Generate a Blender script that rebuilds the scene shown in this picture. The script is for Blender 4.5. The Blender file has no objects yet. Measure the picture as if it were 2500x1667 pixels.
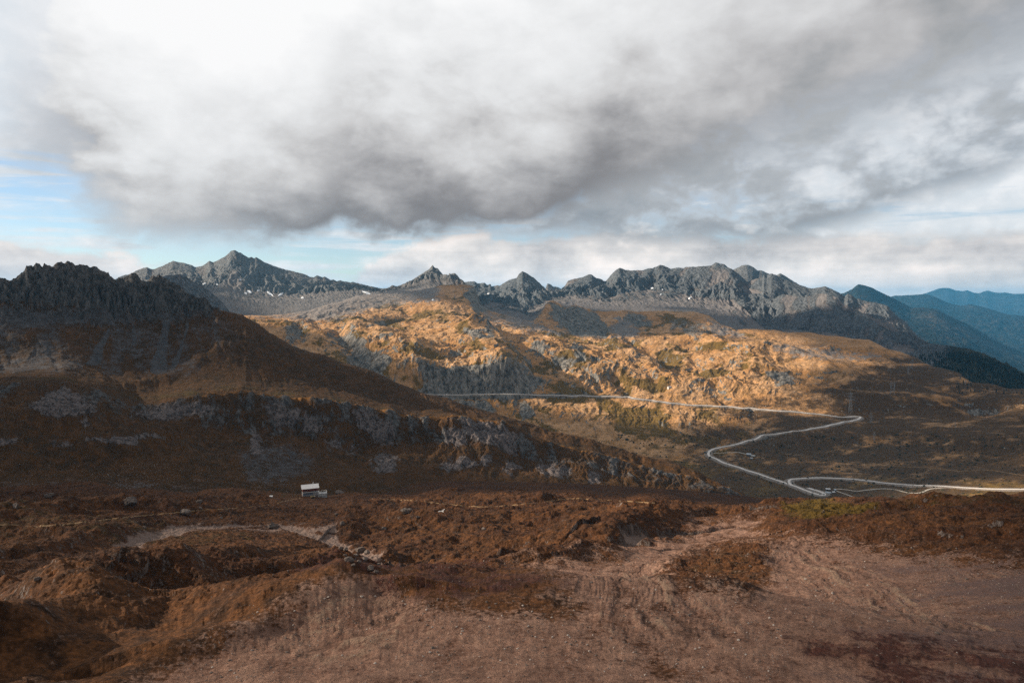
import bpy, math, random
import numpy as np
from math import radians, sin, cos, tan, atan2, sqrt, pi

SCN = bpy.context.scene
COL = SCN.collection
RNG = np.random.default_rng(7)
random.seed(7)

# ------------------------------------------------------------------ camera
# eye of the flying camera is the origin; +Y is the way it looks, metres everywhere
FPX, CU, CV, HOR = 1667.0, 1250.0, 833.5, 730.0
PITCH = math.atan((CV - HOR) / FPX)
cam_data = bpy.data.cameras.new('camera')
cam_data.sensor_width = 36.0
cam_data.lens = 36.0 * FPX / 2500.0
cam_data.clip_start = 1.0
cam_data.clip_end = 90000.0
cam = bpy.data.objects.new('camera', cam_data)
COL.objects.link(cam)
cam.location = (0, 0, 0)
cam.rotation_euler = (pi / 2 - PITCH, 0, 0)
SCN.camera = cam

# ------------------------------------------------------------------ light
SUN_AZ, SUN_EL = radians(-82.0), radians(23.0)          # from the left, a little beyond the camera
SUN_DIR = np.array([sin(SUN_AZ) * cos(SUN_EL), cos(SUN_AZ) * cos(SUN_EL), sin(SUN_EL)])
sun_data = bpy.data.lights.new('sun', 'SUN')
sun_data.energy = 5.0
sun_data.angle = radians(0.6)
sun_data.color = (1.0, 0.86, 0.68)
sun = bpy.data.objects.new('sun', sun_data)
COL.objects.link(sun)
sun.rotation_euler = (pi / 2 - SUN_EL, 0, pi - SUN_AZ)
SCN.view_settings.view_transform = 'Standard'
SCN.view_settings.look = 'None'
SCN.view_settings.exposure = 0.68
SCN.view_settings.gamma = 1.0
SCN.cycles.max_bounces = 6
SCN.cycles.diffuse_bounces = 3
SCN.cycles.volume_bounces = 1
SCN.cycles.transparent_max_bounces = 8
SCN.cycles.use_denoising = False
SCN.cycles.use_adaptive_sampling = False


# ------------------------------------------------------------------ node helper
class NT:
    def __init__(self, tree):
        self.t = tree
        tree.nodes.clear()

    def n(self, kind, **kw):
        nd = self.t.nodes.new(kind)
        for k, v in kw.items():
            setattr(nd, k, v)
        return nd

    def put(self, sock, v):
        if v is None:
            return
        if isinstance(v, bpy.types.NodeSocket):
            self.t.links.new(v, sock)
        elif isinstance(v, (tuple, list)) and sock.type == 'RGBA' and len(v) == 3:
            sock.default_value = (*v, 1.0)
        else:
            sock.default_value = v

    def math(self, op, a, b=None, c=None, clamp=False):
        nd = self.n('ShaderNodeMath', operation=op, use_clamp=clamp)
        self.put(nd.inputs[0], a); self.put(nd.inputs[1], b); self.put(nd.inputs[2], c)
        return nd.outputs[0]

    def vmath(self, op, a, b=None):
        nd = self.n('ShaderNodeVectorMath', operation=op)
        self.put(nd.inputs[0], a); self.put(nd.inputs[1], b)
        return nd.outputs[0]

    def mapr(self, v, a, b, c=0.0, d=1.0, smooth=True):
        nd = self.n('ShaderNodeMapRange', interpolation_type='SMOOTHSTEP' if smooth else 'LINEAR')
        self.put(nd.inputs[0], v)
        for i, q in enumerate((a, b, c, d)):
            self.put(nd.inputs[1 + i], q)
        return nd.outputs[0]

    def mix(self, f, a, b, mode='MIX'):
        nd = self.n('ShaderNodeMix', data_type='RGBA', blend_type=mode)
        self.put(nd.inputs[0], f); self.put(nd.inputs[6], a); self.put(nd.inputs[7], b)
        return nd.outputs[2]

    def noise(self, vec, scale, detail=4.0, rough=0.55, dist=0.0, kind='FBM'):
        nd = self.n('ShaderNodeTexNoise', noise_dimensions='3D')
        nd.noise_type = kind
        self.put(nd.inputs['Vector'], vec)
        nd.inputs['Scale'].default_value = scale
        nd.inputs['Detail'].default_value = detail
        nd.inputs['Roughness'].default_value = rough
        nd.inputs['Distortion'].default_value = dist
        return nd.outputs[0]

    def ramp(self, v, stops):
        nd = self.n('ShaderNodeValToRGB')
        cr = nd.color_ramp
        while len(cr.elements) > 1:
            cr.elements.remove(cr.elements[-1])
        cr.elements[0].position = stops[0][0]
        cr.elements[0].color = (*stops[0][1], 1)
        for p, c in stops[1:]:
            e = cr.elements.new(p); e.color = (*c, 1)
        self.put(nd.inputs[0], v)
        return nd.outputs[0]

    def curve(self, v, pts):
        nd = self.n('ShaderNodeFloatCurve')
        cv = nd.mapping.curves[0]
        pts = sorted(pts)
        cv.points[0].location = pts[0]; cv.points[1].location = pts[-1]
        for p in pts[1:-1]:
            cv.points.new(*p)
        for p in cv.points:
            p.handle_type = 'AUTO_CLAMPED'
        nd.mapping.update()
        self.put(nd.inputs['Value'], v)
        return nd.outputs[0]


def ray(u, v):
    """world direction through a photo pixel -> azimuth, tangent of elevation"""
    u = np.asarray(u, float); v = np.asarray(v, float)
    xc, yc = (u - CU) / FPX, (CV - v) / FPX
    wy = cos(PITCH) + yc * sin(PITCH)
    wz = -sin(PITCH) + yc * cos(PITCH)
    return np.arctan2(xc, wy), wz / np.hypot(xc, wy)


def to_px(x, y, z):
    f = y * cos(PITCH) - z * sin(PITCH)
    up = y * sin(PITCH) + z * cos(PITCH)
    f = np.maximum(f, 1e-3)
    return CU + FPX * x / f, CV - FPX * up / f


# ------------------------------------------------------------------ sky
world = bpy.data.worlds.new('World')
SCN.world = world
world.use_nodes = True
world.cycles.sampling_method = 'MANUAL'
world.cycles.sample_map_resolution = 512
W = NT(world.node_tree)


def sky_curve(az01, pts, top=0.5):
    out = []
    for u, v in pts:
        a, t = ray(u, v)
        out.append(((float(a) + 0.9) / 1.8, max(0.0, min(1.0, float(t) / top))))
    out = [(0.0, out[0][1])] + out + [(1.0, out[-1][1])]
    return W.math('MULTIPLY', W.curve(az01, out), top)


def build_sky():
    d = W.n('ShaderNodeTexCoord').outputs['Generated']
    sp = W.n('ShaderNodeSeparateXYZ'); W.put(sp.inputs[0], d)
    x, y, z = sp.outputs
    hyp = W.math('SQRT', W.math('ADD', W.math('MULTIPLY', x, x), W.math('MULTIPLY', y, y)))
    te = W.math('DIVIDE', z, W.math('MAXIMUM', hyp, 0.05))
    az = W.math('ARCTAN2', x, y)
    az01 = W.math('DIVIDE', W.math('ADD', az, 0.9), 1.8)
    flat = W.vmath('MULTIPLY', d, (1.0, 1.0, 1.65))
    zc = W.math('MAXIMUM', z, 0.0)
    den = W.math('ADD', zc, 0.16)
    pl = W.n('ShaderNodeCombineXYZ')
    W.put(pl.inputs[0], W.math('DIVIDE', x, den)); W.put(pl.inputs[1], W.math('DIVIDE', y, den))
    pl = pl.outputs[0]
    n_big = W.math('SUBTRACT', W.noise(flat, 4.0, 3, 0.5), 0.5)
    n_mid = W.math('SUBTRACT', W.noise(flat, 11.0, 9, 0.57, 0.15), 0.5)
    n_pl = W.math('SUBTRACT', W.noise(pl, 2.3, 10, 0.6, 0.3), 0.5)
    n_puf = W.noise(flat, 26.0, 7, 0.55, 0.2)
    n_str = W.noise(W.vmath('MULTIPLY', d, (1.2, 1.2, 16.0)), 3.2, 7, 0.6, 0.4)
    vo = W.n('ShaderNodeTexVoronoi', feature='F1'); vo.normalize = True
    wv_ = W.n('ShaderNodeTexNoise'); wv_.inputs['Scale'].default_value = 9.0; wv_.inputs['Detail'].default_value = 5.0; W.put(wv_.inputs['Vector'], flat)
    W.put(vo.inputs['Vector'], W.vmath('ADD', flat, W.vmath('MULTIPLY', wv_.outputs['Color'], (0.10, 0.10, 0.10))))
    vo.inputs['Scale'].default_value = 5.0; vo.inputs['Detail'].default_value = 3.0; vo.inputs['Roughness'].default_value = 0.58
    vo.inputs['Lacunarity'].default_value = 2.2
    n_bil = W.math('MULTIPLY', W.math('SUBTRACT', 0.38, vo.outputs['Distance']), 1.25)
    # clear sky
    st = W.n('ShaderNodeTexSky', sky_type='NISHITA')
    st.sun_disc = False
    st.sun_elevation = SUN_EL
    st.sun_rotation = SUN_AZ
    st.altitude = 2500.0
    st.air_density = 1.0
    st.dust_density = 1.2
    sky_bg = W.n('ShaderNodeBackground'); W.put(sky_bg.inputs[0], W.mix(1.0, st.outputs[0], (1.0, 1.0, 0.98), 'MULTIPLY'))
    sky_bg.inputs[1].default_value = 0.083
    # thin streaky cloud and haze in front of the blue
    cir = W.mapr(W.math('ADD', W.math('ADD', n_str, W.math('MULTIPLY', n_mid, 0.35)), W.math('ADD', W.mapr(te, 0.12, 0.27, 0.0, 0.34), W.mapr(az, 0.25, 0.45, 0.0, 0.20))), 0.40, 0.64)
    c_col = W.mix(W.mapr(n_puf, 0.35, 0.7), (0.80, 0.84, 0.87), (0.98, 0.98, 0.98))
    # low far clouds over the ridges, flat based
    e3 = sky_curve(az01, [(-100, 565), (60, 575), (200, 590), (330, 620), (430, 660), (560, 720), (760, 730), (840, 690), (880, 650), (930, 620), (1010, 585), (1120, 575),
                          (1400, 560), (1900, 560), (2500, 560), (2700, 560)])
    low = W.math('ADD', W.math('SUBTRACT', e3, te), W.math('MULTIPLY', n_mid, 0.09))
    m3 = W.mapr(low, -0.004, 0.016)
    s3 = W.math('ADD', W.math('ADD', n_mid, W.math('MULTIPLY', n_big, 0.6)), W.math('ADD', W.math('ADD', W.math('MULTIPLY', W.math('SUBTRACT', n_puf, 0.5), 0.35), W.math('MULTIPLY', n_bil, 0.75)), W.math('MULTIPLY', W.math('SUBTRACT', n_str, 0.5), 0.42)))
    s3 = W.math('SUBTRACT', s3, W.mapr(te, 0.03, 0.09, 0.0, W.mapr(az, 0.0, 0.4, 0.0, 0.22)))
    c3 = W.ramp(W.math('ADD', s3, 0.5), [(0.18, (0.46, 0.46, 0.47)), (0.38, (0.70, 0.68, 0.675)), (0.56, (0.90, 0.855, 0.82)), (0.80, (1.22, 1.10, 1.02))])
    # middle cloud bank on the right, blue grey
    ew = W.math('ADD', te, W.math('ADD', W.math('MULTIPLY', n_mid, 0.075), W.math('ADD', W.math('MULTIPLY', n_big, 0.03), W.math('MULTIPLY', n_bil, 0.05))))
    aw = W.math('ADD', az01, W.math('ADD', W.math('MULTIPLY', n_mid, 0.06), W.math('MULTIPLY', n_bil, 0.05)))
    e2 = sky_curve(aw, [(900, 520), (1060, 560), (1180, 588), (1300, 596), (1420, 585), (1600, 596), (1700, 592), (1800, 596), (1900, 590), (2000, 572),
                        (2100, 540), (2250, 490), (2340, 468), (2420, 440), (2500, 400), (2650, 345)])
    h2 = W.math('SUBTRACT', ew, e2)
    m2 = W.math('MULTIPLY', W.mapr(h2, -0.012, 0.026), W.mapr(az, -0.16, 0.04))
    hole = W.mapr(W.math('ADD', W.math('MULTIPLY', n_bil, 1.0), W.math('MULTIPLY', n_mid, 0.7)), 0.06, 0.30)
    m2 = W.math('MULTIPLY', m2, W.math('SUBTRACT', 1.0, W.math('MULTIPLY', hole, 0.8)))
    s2 = W.math('ADD', W.math('MULTIPLY', h2, 2.6), W.math('ADD', W.math('MULTIPLY', n_mid, 0.95), W.math('MULTIPLY', n_bil, 0.85)))
    c2 = W.ramp(W.math('ADD', s2, 0.30), [(0.05, (0.235, 0.265, 0.30)), (0.30, (0.32, 0.355, 0.39)), (0.62, (0.50, 0.525, 0.55)), (0.95, (0.82, 0.83, 0.845))])
    # the big dark-based cloud overhead
    e1 = sky_curve(aw, [(-150, 400), (60, 405), (120, 425), (190, 462), (250, 525), (340, 575), (430, 608), (520, 592), (620, 590), (700, 598), (790, 588), (850, 552),
                        (930, 560), (1010, 570), (1080, 576), (1150, 555), (1270, 550), (1370, 535), (1460, 500), (1600, 470), (1700, 446), (1800, 418), (1950, 378), (2100, 330), (2300, 258),
                        (2500, 190), (2650, 140)])
    h1 = W.math('SUBTRACT', ew, e1)
    edge = W.curve(az01, [(0.0, 0.09), (0.18, 0.085), (0.26, 0.05), (0.34, 0.028), (0.52, 0.026), (0.6, 0.06), (0.72, 0.10), (1.0, 0.12)])
    m1 = W.mapr(h1, W.math('MULTIPLY', edge, -0.35), edge)
    m1 = W.math('MULTIPLY', m1, W.mapr(aw, 0.136, 0.188))
    wide = W.curve(az01, [(0.0, 0.68), (0.2, 0.64), (0.28, 0.52), (0.36, 0.60), (0.50, 0.66), (0.66, 0.66), (0.8, 0.84), (1.0, 1.0)])
    s1 = W.math('DIVIDE', h1, W.math('MULTIPLY', wide, 0.62))
    s1 = W.math('ADD', s1, W.math('MULTIPLY', W.mapr(h1, 0.0, 0.13, 0.30, 1.0), W.math('ADD', W.math('MULTIPLY', n_mid, 0.55), W.math('ADD', W.math('MULTIPLY', n_bil, 0.50), W.math('ADD', W.math('MULTIPLY', n_big, 0.25), W.mapr(az, -0.22, -0.46, 0.0, 0.24))))))
    warm = W.mapr(az, 0.10, 0.42)
    c1a = W.ramp(s1, [(0.0, (0.212, 0.208, 0.216)), (0.10, (0.262, 0.258, 0.266)), (0.24, (0.435, 0.43, 0.436)), (0.40, (0.63, 0.625, 0.625)), (0.58, (0.79, 0.795, 0.80)), (0.80, (0.905, 0.91, 0.915)), (1.0, (0.98, 0.98, 0.98))])
    c1b = W.ramp(s1, [(0.0, (0.27, 0.295, 0.32)), (0.12, (0.31, 0.325, 0.34)), (0.32, (0.49, 0.485, 0.49)), (0.6, (0.68, 0.68, 0.685)), (0.85, (0.84, 0.845, 0.85)), (1.0, (0.93, 0.93, 0.93))])
    c1 = W.mix(warm, c1a, c1b)
    # compose
    col = W.mix(m3, c_col, c3)
    col = W.mix(m2, col, c2)
    col = W.mix(m1, col, c1)
    # the unseen sky overhead and behind is dimmed, to weaken the fill light
    dim = W.math('MULTIPLY', W.mapr(te, 0.46, 1.1, 1.0, 0.55), W.mapr(y, -0.5, 0.25, 0.72, 1.0))
    dimc = W.n('ShaderNodeCombineXYZ'); [W.put(dimc.inputs[q], dim) for q in range(3)]
    col = W.mix(1.0, col, dimc.outputs[0], 'MULTIPLY')
    cov = W.math('MAXIMUM', W.mapr(te, 0.46, 0.8, 0.0, 0.9), W.math('MAXIMUM', W.math('MAXIMUM', W.math('MULTIPLY', cir, 0.9), m3), W.math('MAXIMUM', m2, m1)))
    cl_bg = W.n('ShaderNodeBackground'); W.put(cl_bg.inputs[0], col)
    cl_bg.inputs[1].default_value = 0.63
    mx = W.n('ShaderNodeMixShader'); W.put(mx.inputs[0], cov)
    W.put(mx.inputs[1], sky_bg.outputs[0]); W.put(mx.inputs[2], cl_bg.outputs[0])
    out = W.n('ShaderNodeOutputWorld'); W.put(out.inputs[0], mx.outputs[0])


build_sky()


# ------------------------------------------------------------------ numpy noise
_P = RNG.permutation(512).astype(np.int32)
_P = np.concatenate([_P, _P, _P[:8]])
_GA = RNG.uniform(0, 2 * pi, 512).astype(np.float32)
_GX, _GY = np.cos(_GA), np.sin(_GA)


def perlin(x, y):
    x = np.asarray(x, np.float64); y = np.asarray(y, np.float64)
    xf, yf = np.floor(x), np.floor(y)
    dx = (x - xf).astype(np.float32); dy = (y - yf).astype(np.float32)
    xi = (xf.astype(np.int64) & 511).astype(np.int32); yi = (yf.astype(np.int64) & 511).astype(np.int32)
    a, b = _P[xi], _P[xi + 1]
    g00, g01, g10, g11 = _P[a + yi] & 511, _P[a + yi + 1] & 511, _P[b + yi] & 511, _P[b + yi + 1] & 511
    sx = dx * dx * dx * (dx * (dx * 6 - 15) + 10); sy = dy * dy * dy * (dy * (dy * 6 - 15) + 10)
    n00 = _GX[g00] * dx + _GY[g00] * dy
    n10 = _GX[g10] * (dx - 1) + _GY[g10] * dy
    n01 = _GX[g01] * dx + _GY[g01] * (dy - 1)
    n11 = _GX[g11] * (dx - 1) + _GY[g11] * (dy - 1)
    p = n00 + sx * (n10 - n00)
    return (p + sy * (n01 + sx * (n11 - n01) - p)) * 1.45


def fbm(x, y, lam, octs=5, gain=0.5, ox=0.0):
    s, a, f = 0.0, 1.0, 1.0 / lam
    for i in range(octs):
        s = s + a * perlin(x * f + 17.3 * i + ox, y * f - 9.1 * i + ox * 1.7)
        a *= gain; f *= 2.03
    return s


def ridged(x, y, lam, octs=5, gain=0.5, ox=0.0):
    s, a, f = 0.0, 1.0, 1.0 / lam
    for i in range(octs):
        s = s + a * (0.72 - 2.0 * np.abs(perlin(x * f + 31.7 * i + ox, y * f + 5.3 * i + ox)))
        a *= gain; f *= 2.07
    return s


def perlin_d(x, y):
    """gradient noise with its slope"""
    xf, yf = np.floor(x), np.floor(y)
    dx = (x - xf).astype(np.float32); dy = (y - yf).astype(np.float32)
    xi = (xf.astype(np.int64) & 511).astype(np.int32); yi = (yf.astype(np.int64) & 511).astype(np.int32)
    a, b = _P[xi], _P[xi + 1]
    g00, g01, g10, g11 = _P[a + yi] & 511, _P[a + yi + 1] & 511, _P[b + yi] & 511, _P[b + yi + 1] & 511
    sx = dx * dx * dx * (dx * (dx * 6 - 15) + 10); sy = dy * dy * dy * (dy * (dy * 6 - 15) + 10)
    tx = 30 * dx * dx * (dx - 1) ** 2; ty = 30 * dy * dy * (dy - 1) ** 2
    n00 = _GX[g00] * dx + _GY[g00] * dy
    n10 = _GX[g10] * (dx - 1) + _GY[g10] * dy
    n01 = _GX[g01] * dx + _GY[g01] * (dy - 1)
    n11 = _GX[g11] * (dx - 1) + _GY[g11] * (dy - 1)
    k1, k2, k3 = n10 - n00, n01 - n00, n00 - n10 - n01 + n11
    n = n00 + sx * k1 + sy * k2 + sx * sy * k3
    nx = _GX[g00] + sx * (_GX[g10] - _GX[g00]) + sy * (_GX[g01] - _GX[g00]) + sx * sy * (_GX[g00] - _GX[g10] - _GX[g01] + _GX[g11]) + tx * (k1 + sy * k3)
    ny = _GY[g00] + sx * (_GY[g10] - _GY[g00]) + sy * (_GY[g01] - _GY[g00]) + sx * sy * (_GY[g00] - _GY[g10] - _GY[g01] + _GY[g11]) + ty * (k2 + sx * k3)
    return n * 1.45, nx * 1.45, ny * 1.45


def eroded(x, y, lam, octs=7, gain=0.5, ox=0.0, k=1.0):
    """worn-down relief: fine detail dies out on steep flanks, so crests stay crisp and hollows smooth"""
    px, py = x / lam + ox, y / lam - ox * 1.3
    s, a, gx, gy = 0.0, 1.0, 0.0, 0.0
    for i in range(octs):
        n, nx, ny = perlin_d(px, py)
        gx = gx + nx; gy = gy + ny
        s = s + a * n / (1.0 + k * (gx * gx + gy * gy))
        a *= gain
        px, py = 2.0 * (0.8 * px - 0.6 * py) + 3.7, 2.0 * (0.6 * px + 0.8 * py) - 1.9
    return s


def smooth(x, a, b):
    t = np.clip((x - a) / (b - a), 0, 1)
    return t * t * (3 - 2 * t)


def poly_in(u, v, pts, soft=6.0):
    """signed, softened inside-ness of photo-space points in a polygon (1 inside)"""
    P = np.array(pts, float)
    lo, hi = P.min(0) - 3 * soft, P.max(0) + 3 * soft
    out = np.zeros(u.shape, np.float32)
    sel = (u > lo[0]) & (u < hi[0]) & (v > lo[1]) & (v < hi[1])
    if not sel.any():
        return out
    x, y = u[sel], v[sel]
    inside = np.zeros(x.shape, bool); d2 = np.full(x.shape, 1e18)
    for i in range(len(P)):
        x0, y0 = P[i]; x1, y1 = P[(i + 1) % len(P)]
        if y1 != y0:
            c = (y0 > y) != (y1 > y)
            inside ^= c & (x < (x1 - x0) * (y - y0) / (y1 - y0) + x0)
        dx, dy = x1 - x0, y1 - y0
        t = np.clip(((x - x0) * dx + (y - y0) * dy) / (dx * dx + dy * dy + 1e-9), 0, 1)
        d2 = np.minimum(d2, (x - x0 - t * dx) ** 2 + (y - y0 - t * dy) ** 2)
    d = np.sqrt(d2); d[~inside] *= -1
    out[sel] = smooth(d, -soft, soft)
    return out


def line_dist(u, v, pts, reach, along=False):
    """distance to a polyline (any plane); far points get `reach`; also the side (+ left / - right)"""
    P = np.array(pts, float)
    lo, hi = P.min(0) - reach, P.max(0) + reach
    out = np.full(u.shape, float(reach)); side = np.zeros(u.shape); arc = np.zeros(u.shape); run = 0.0
    sel = (u > lo[0]) & (u < hi[0]) & (v > lo[1]) & (v < hi[1])
    if not sel.any():
        return (out, side, arc) if along else (out, side)
    x, y = u[sel], v[sel]
    d2 = np.full(x.shape, reach ** 2.0); sd = np.zeros(x.shape); ac = np.zeros(x.shape)
    for (x0, y0), (x1, y1) in zip(P[:-1], P[1:]):
        dx, dy = x1 - x0, y1 - y0
        t = np.clip(((x - x0) * dx + (y - y0) * dy) / (dx * dx + dy * dy + 1e-9), 0, 1)
        q = (x - x0 - t * dx) ** 2 + (y - y0 - t * dy) ** 2
        m = q < d2
        ac[m] = run + (t * math.hypot(dx, dy))[m]; run += math.hypot(dx, dy)
        d2[m] = q[m]; sd[m] = np.sign(dx * (y - y0) - dy * (x - x0))[m]
    out[sel] = np.sqrt(d2); side[sel] = sd; arc[sel] = ac
    return (out, side, arc) if along else (out, side)


# ------------------------------------------------------------------ landforms lofted from survey lines
class Land:
    """A stretch of ground: survey lines (crests, cliff feet, benches) placed at their own distances,
    a smooth surface through them from near to far, then relief added in metres."""

    def __init__(self, name, lines, u0, u1, du, ext=''):
        self.name = name
        us = np.arange(u0, u1 + du, du)
        grow = np.cumsum(np.geomspace(du, 900.0, 70))     # coarser columns on past the frame
        if 'L' in ext: us = np.concatenate([us[0] - grow[::-1], us])
        if 'R' in ext: us = np.concatenate([us, us[-1] + grow])
        self.cols = us
        self.az, _ = ray(us, np.full(us.shape, 850.0))
        az = self.az
        R, Z, A = [], [], []
        for L in lines:
            p = np.array(L['p'], float)
            a, t = ray(p[:, 0], p[:, 1])
            o = np.argsort(a)
            r = np.interp(az, a[o], p[o, 2]); t = np.interp(az, a[o], t[o])
            R.append(r); Z.append(t * r)
            A.append([L.get('crag', 0.0), L.get('hum', 0.0), L.get('rock', 0.0)])
        R, Z, A = np.array(R), np.array(Z), np.array(A)
        for k in range(1, len(R)):                      # lines must run outwards
            R[k] = np.maximum(R[k], R[k - 1] + 1.0)
        K = len(R)
        h = np.diff(R, axis=0); d = np.diff(Z, axis=0) / h
        ml = np.zeros_like(R); mr = np.zeros_like(R)
        mr[0] = d[0]; ml[-1] = d[-1]
        for k in range(1, K - 1):
            if lines[k].get('sharp'):
                ml[k], mr[k] = d[k - 1], d[k]
            else:
                w1, w2 = 2 * h[k] + h[k - 1], h[k] + 2 * h[k - 1]
                with np.errstate(divide='ignore', invalid='ignore'):
                    q = (w1 + w2) / (w1 / d[k - 1] + w2 / d[k])
                q = np.where(d[k - 1] * d[k] <= 0, 0.0, q)
                ml[k] = mr[k] = q
        rr, zz, aa, kk = [], [], [], []
        for k in range(K - 1):
            n = lines[k]['n']
            s = np.arange(n) / n
            if k == K - 2:
                s = np.linspace(0, 1, n)
            S = s[:, None]
            rr.append(R[k] + S * h[k])
            zz.append((2 * S**3 - 3 * S**2 + 1) * Z[k] + (S**3 - 2 * S**2 + S) * h[k] * mr[k]
                      + (-2 * S**3 + 3 * S**2) * Z[k + 1] + (S**3 - S**2) * h[k] * ml[k + 1])
            aa.append(A[k] * (1 - s)[:, None] + A[k + 1] * s[:, None])
            kk.append(k + s)
        self.R = np.concatenate(rr); self.Z = np.concatenate(zz)
        amp = np.concatenate(aa)
        self.crag, self.hum, self.rockline = (amp[:, i][:, None] for i in range(3))
        self.k = np.concatenate(kk)[:, None]
        self.X = self.R * np.sin(az); self.Y = self.R * np.cos(az)
        self.U, self.V = to_px(self.X, self.Y, self.Z)
        self.attr = {}

    def repx(self):
        self.U, self.V = to_px(self.X, self.Y, self.Z)

    def slope(self):
        """tangent of the steepest slope at every vertex"""
        du = [np.gradient(q, axis=1) for q in (self.X, self.Y, self.Z)]
        dv = [np.gradient(q, axis=0) for q in (self.X, self.Y, self.Z)]
        nx = du[1] * dv[2] - du[2] * dv[1]; ny = du[2] * dv[0] - du[0] * dv[2]; nz = du[0] * dv[1] - du[1] * dv[0]
        return np.hypot(nx, ny) / np.maximum(np.abs(nz), 1e-6)

    def at_px(self, u, v):
        """first point of the finished surface seen through a photo pixel"""
        a, t = ray(u, v)
        j = np.clip(np.searchsorted(self.az, a), 1, len(self.az) - 1)
        w = (a - self.az[j - 1]) / (self.az[j] - self.az[j - 1])
        R = self.R[:, j] * w + self.R[:, j - 1] * (1 - w); Z = self.Z[:, j] * w + self.Z[:, j - 1] * (1 - w)
        T = np.maximum.accumulate(Z / R)
        i = int(np.searchsorted(T, t)); i = min(max(i, 1), len(T) - 1)
        q = 0.0 if T[i] == T[i - 1] else float(np.clip((t - T[i - 1]) / (T[i] - T[i - 1]), 0, 1))
        r = R[i - 1] + q * (R[i] - R[i - 1])
        return float(r * sin(a)), float(r * cos(a))

    def height(self, x, y):
        a, r = atan2(x, y), math.hypot(x, y)
        j = int(np.clip(np.searchsorted(self.az, a), 1, len(self.az) - 1))
        w = min(max((a - self.az[j - 1]) / (self.az[j] - self.az[j - 1]), 0), 1)
        z0 = np.interp(r, self.R[:, j - 1], self.Z[:, j - 1]); z1 = np.interp(r, self.R[:, j], self.Z[:, j])
        return float(z0 * (1 - w) + z1 * w)

    def grade(self, path, half, skirt):
        """cut and fill the ground to a road bed along a path of (x, y, z)"""
        P = np.array(path, float)
        best = np.full(self.Z.shape, 1e9); zb = np.zeros(self.Z.shape)
        for (x0, y0, z0), (x1, y1, z1) in zip(P[:-1], P[1:]):
            reach = half + skirt
            aa = [atan2(x0, y0), atan2(x1, y1)]; rm = min(math.hypot(x0, y0), math.hypot(x1, y1))
            j0, j1 = np.searchsorted(self.az, [min(aa) - reach / rm, max(aa) + reach / rm])
            if j1 <= j0:
                continue
            X, Y = self.X[:, j0:j1], self.Y[:, j0:j1]
            m = np.abs(self.R[:, j0:j1] - rm) < reach + 40
            rows = np.where(m.any(axis=1))[0]
            if not len(rows):
                continue
            i0, i1 = rows[0], rows[-1] + 1
            X, Y = X[i0:i1], Y[i0:i1]
            dx, dy = x1 - x0, y1 - y0
            t = np.clip(((X - x0) * dx + (Y - y0) * dy) / (dx * dx + dy * dy + 1e-9), 0, 1)
            d = np.hypot(X - x0 - t * dx, Y - y0 - t * dy)
            b = best[i0:i1, j0:j1]; m = d < b
            b[m] = d[m]; zb[i0:i1, j0:j1][m] = (z0 + t * (z1 - z0))[m]
        w = 1 - smooth(best, half, half + skirt)
        self.Z = self.Z * (1 - w) + zb * w
        return best

    def build(self, mat, kind='structure'):
        nr, nc = self.Z.shape
        me = bpy.data.meshes.new(self.name)
        co = np.empty((nr * nc, 3), np.float32)
        co[:, 0] = self.X.ravel(); co[:, 1] = self.Y.ravel(); co[:, 2] = self.Z.ravel()
        idx = np.arange(nr * nc, dtype=np.int32).reshape(nr, nc)
        q = np.stack([idx[:-1, :-1], idx[:-1, 1:], idx[1:, 1:], idx[1:, :-1]], -1).reshape(-1)
        nf = (nr - 1) * (nc - 1)
        me.vertices.add(nr * nc); me.vertices.foreach_set('co', co.ravel())
        me.loops.add(nf * 4); me.loops.foreach_set('vertex_index', q)
        me.polygons.add(nf)
        me.polygons.foreach_set('loop_start', np.arange(0, nf * 4, 4, dtype=np.int32))
        me.polygons.foreach_set('loop_total', np.full(nf, 4, np.int32))
        me.polygons.foreach_set('use_smooth', np.ones(nf, bool))
        me.update(calc_edges=True)
        for k, a in self.attr.items():
            at = me.attributes.new(k, 'FLOAT', 'POINT')
            at.data.foreach_set('value', np.clip(np.broadcast_to(a, self.Z.shape), 0, 1).astype(np.float32).ravel())
        me.materials.append(mat)
        ob = bpy.data.objects.new(self.name, me)
        COL.objects.link(ob)
        ob['kind'] = kind
        self.ob = ob
        return ob


# ------------------------------------------------------------------ materials
def new_mat(name):
    m = bpy.data.materials.new(name)
    m.use_nodes = True
    return m, NT(m.node_tree)


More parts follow.
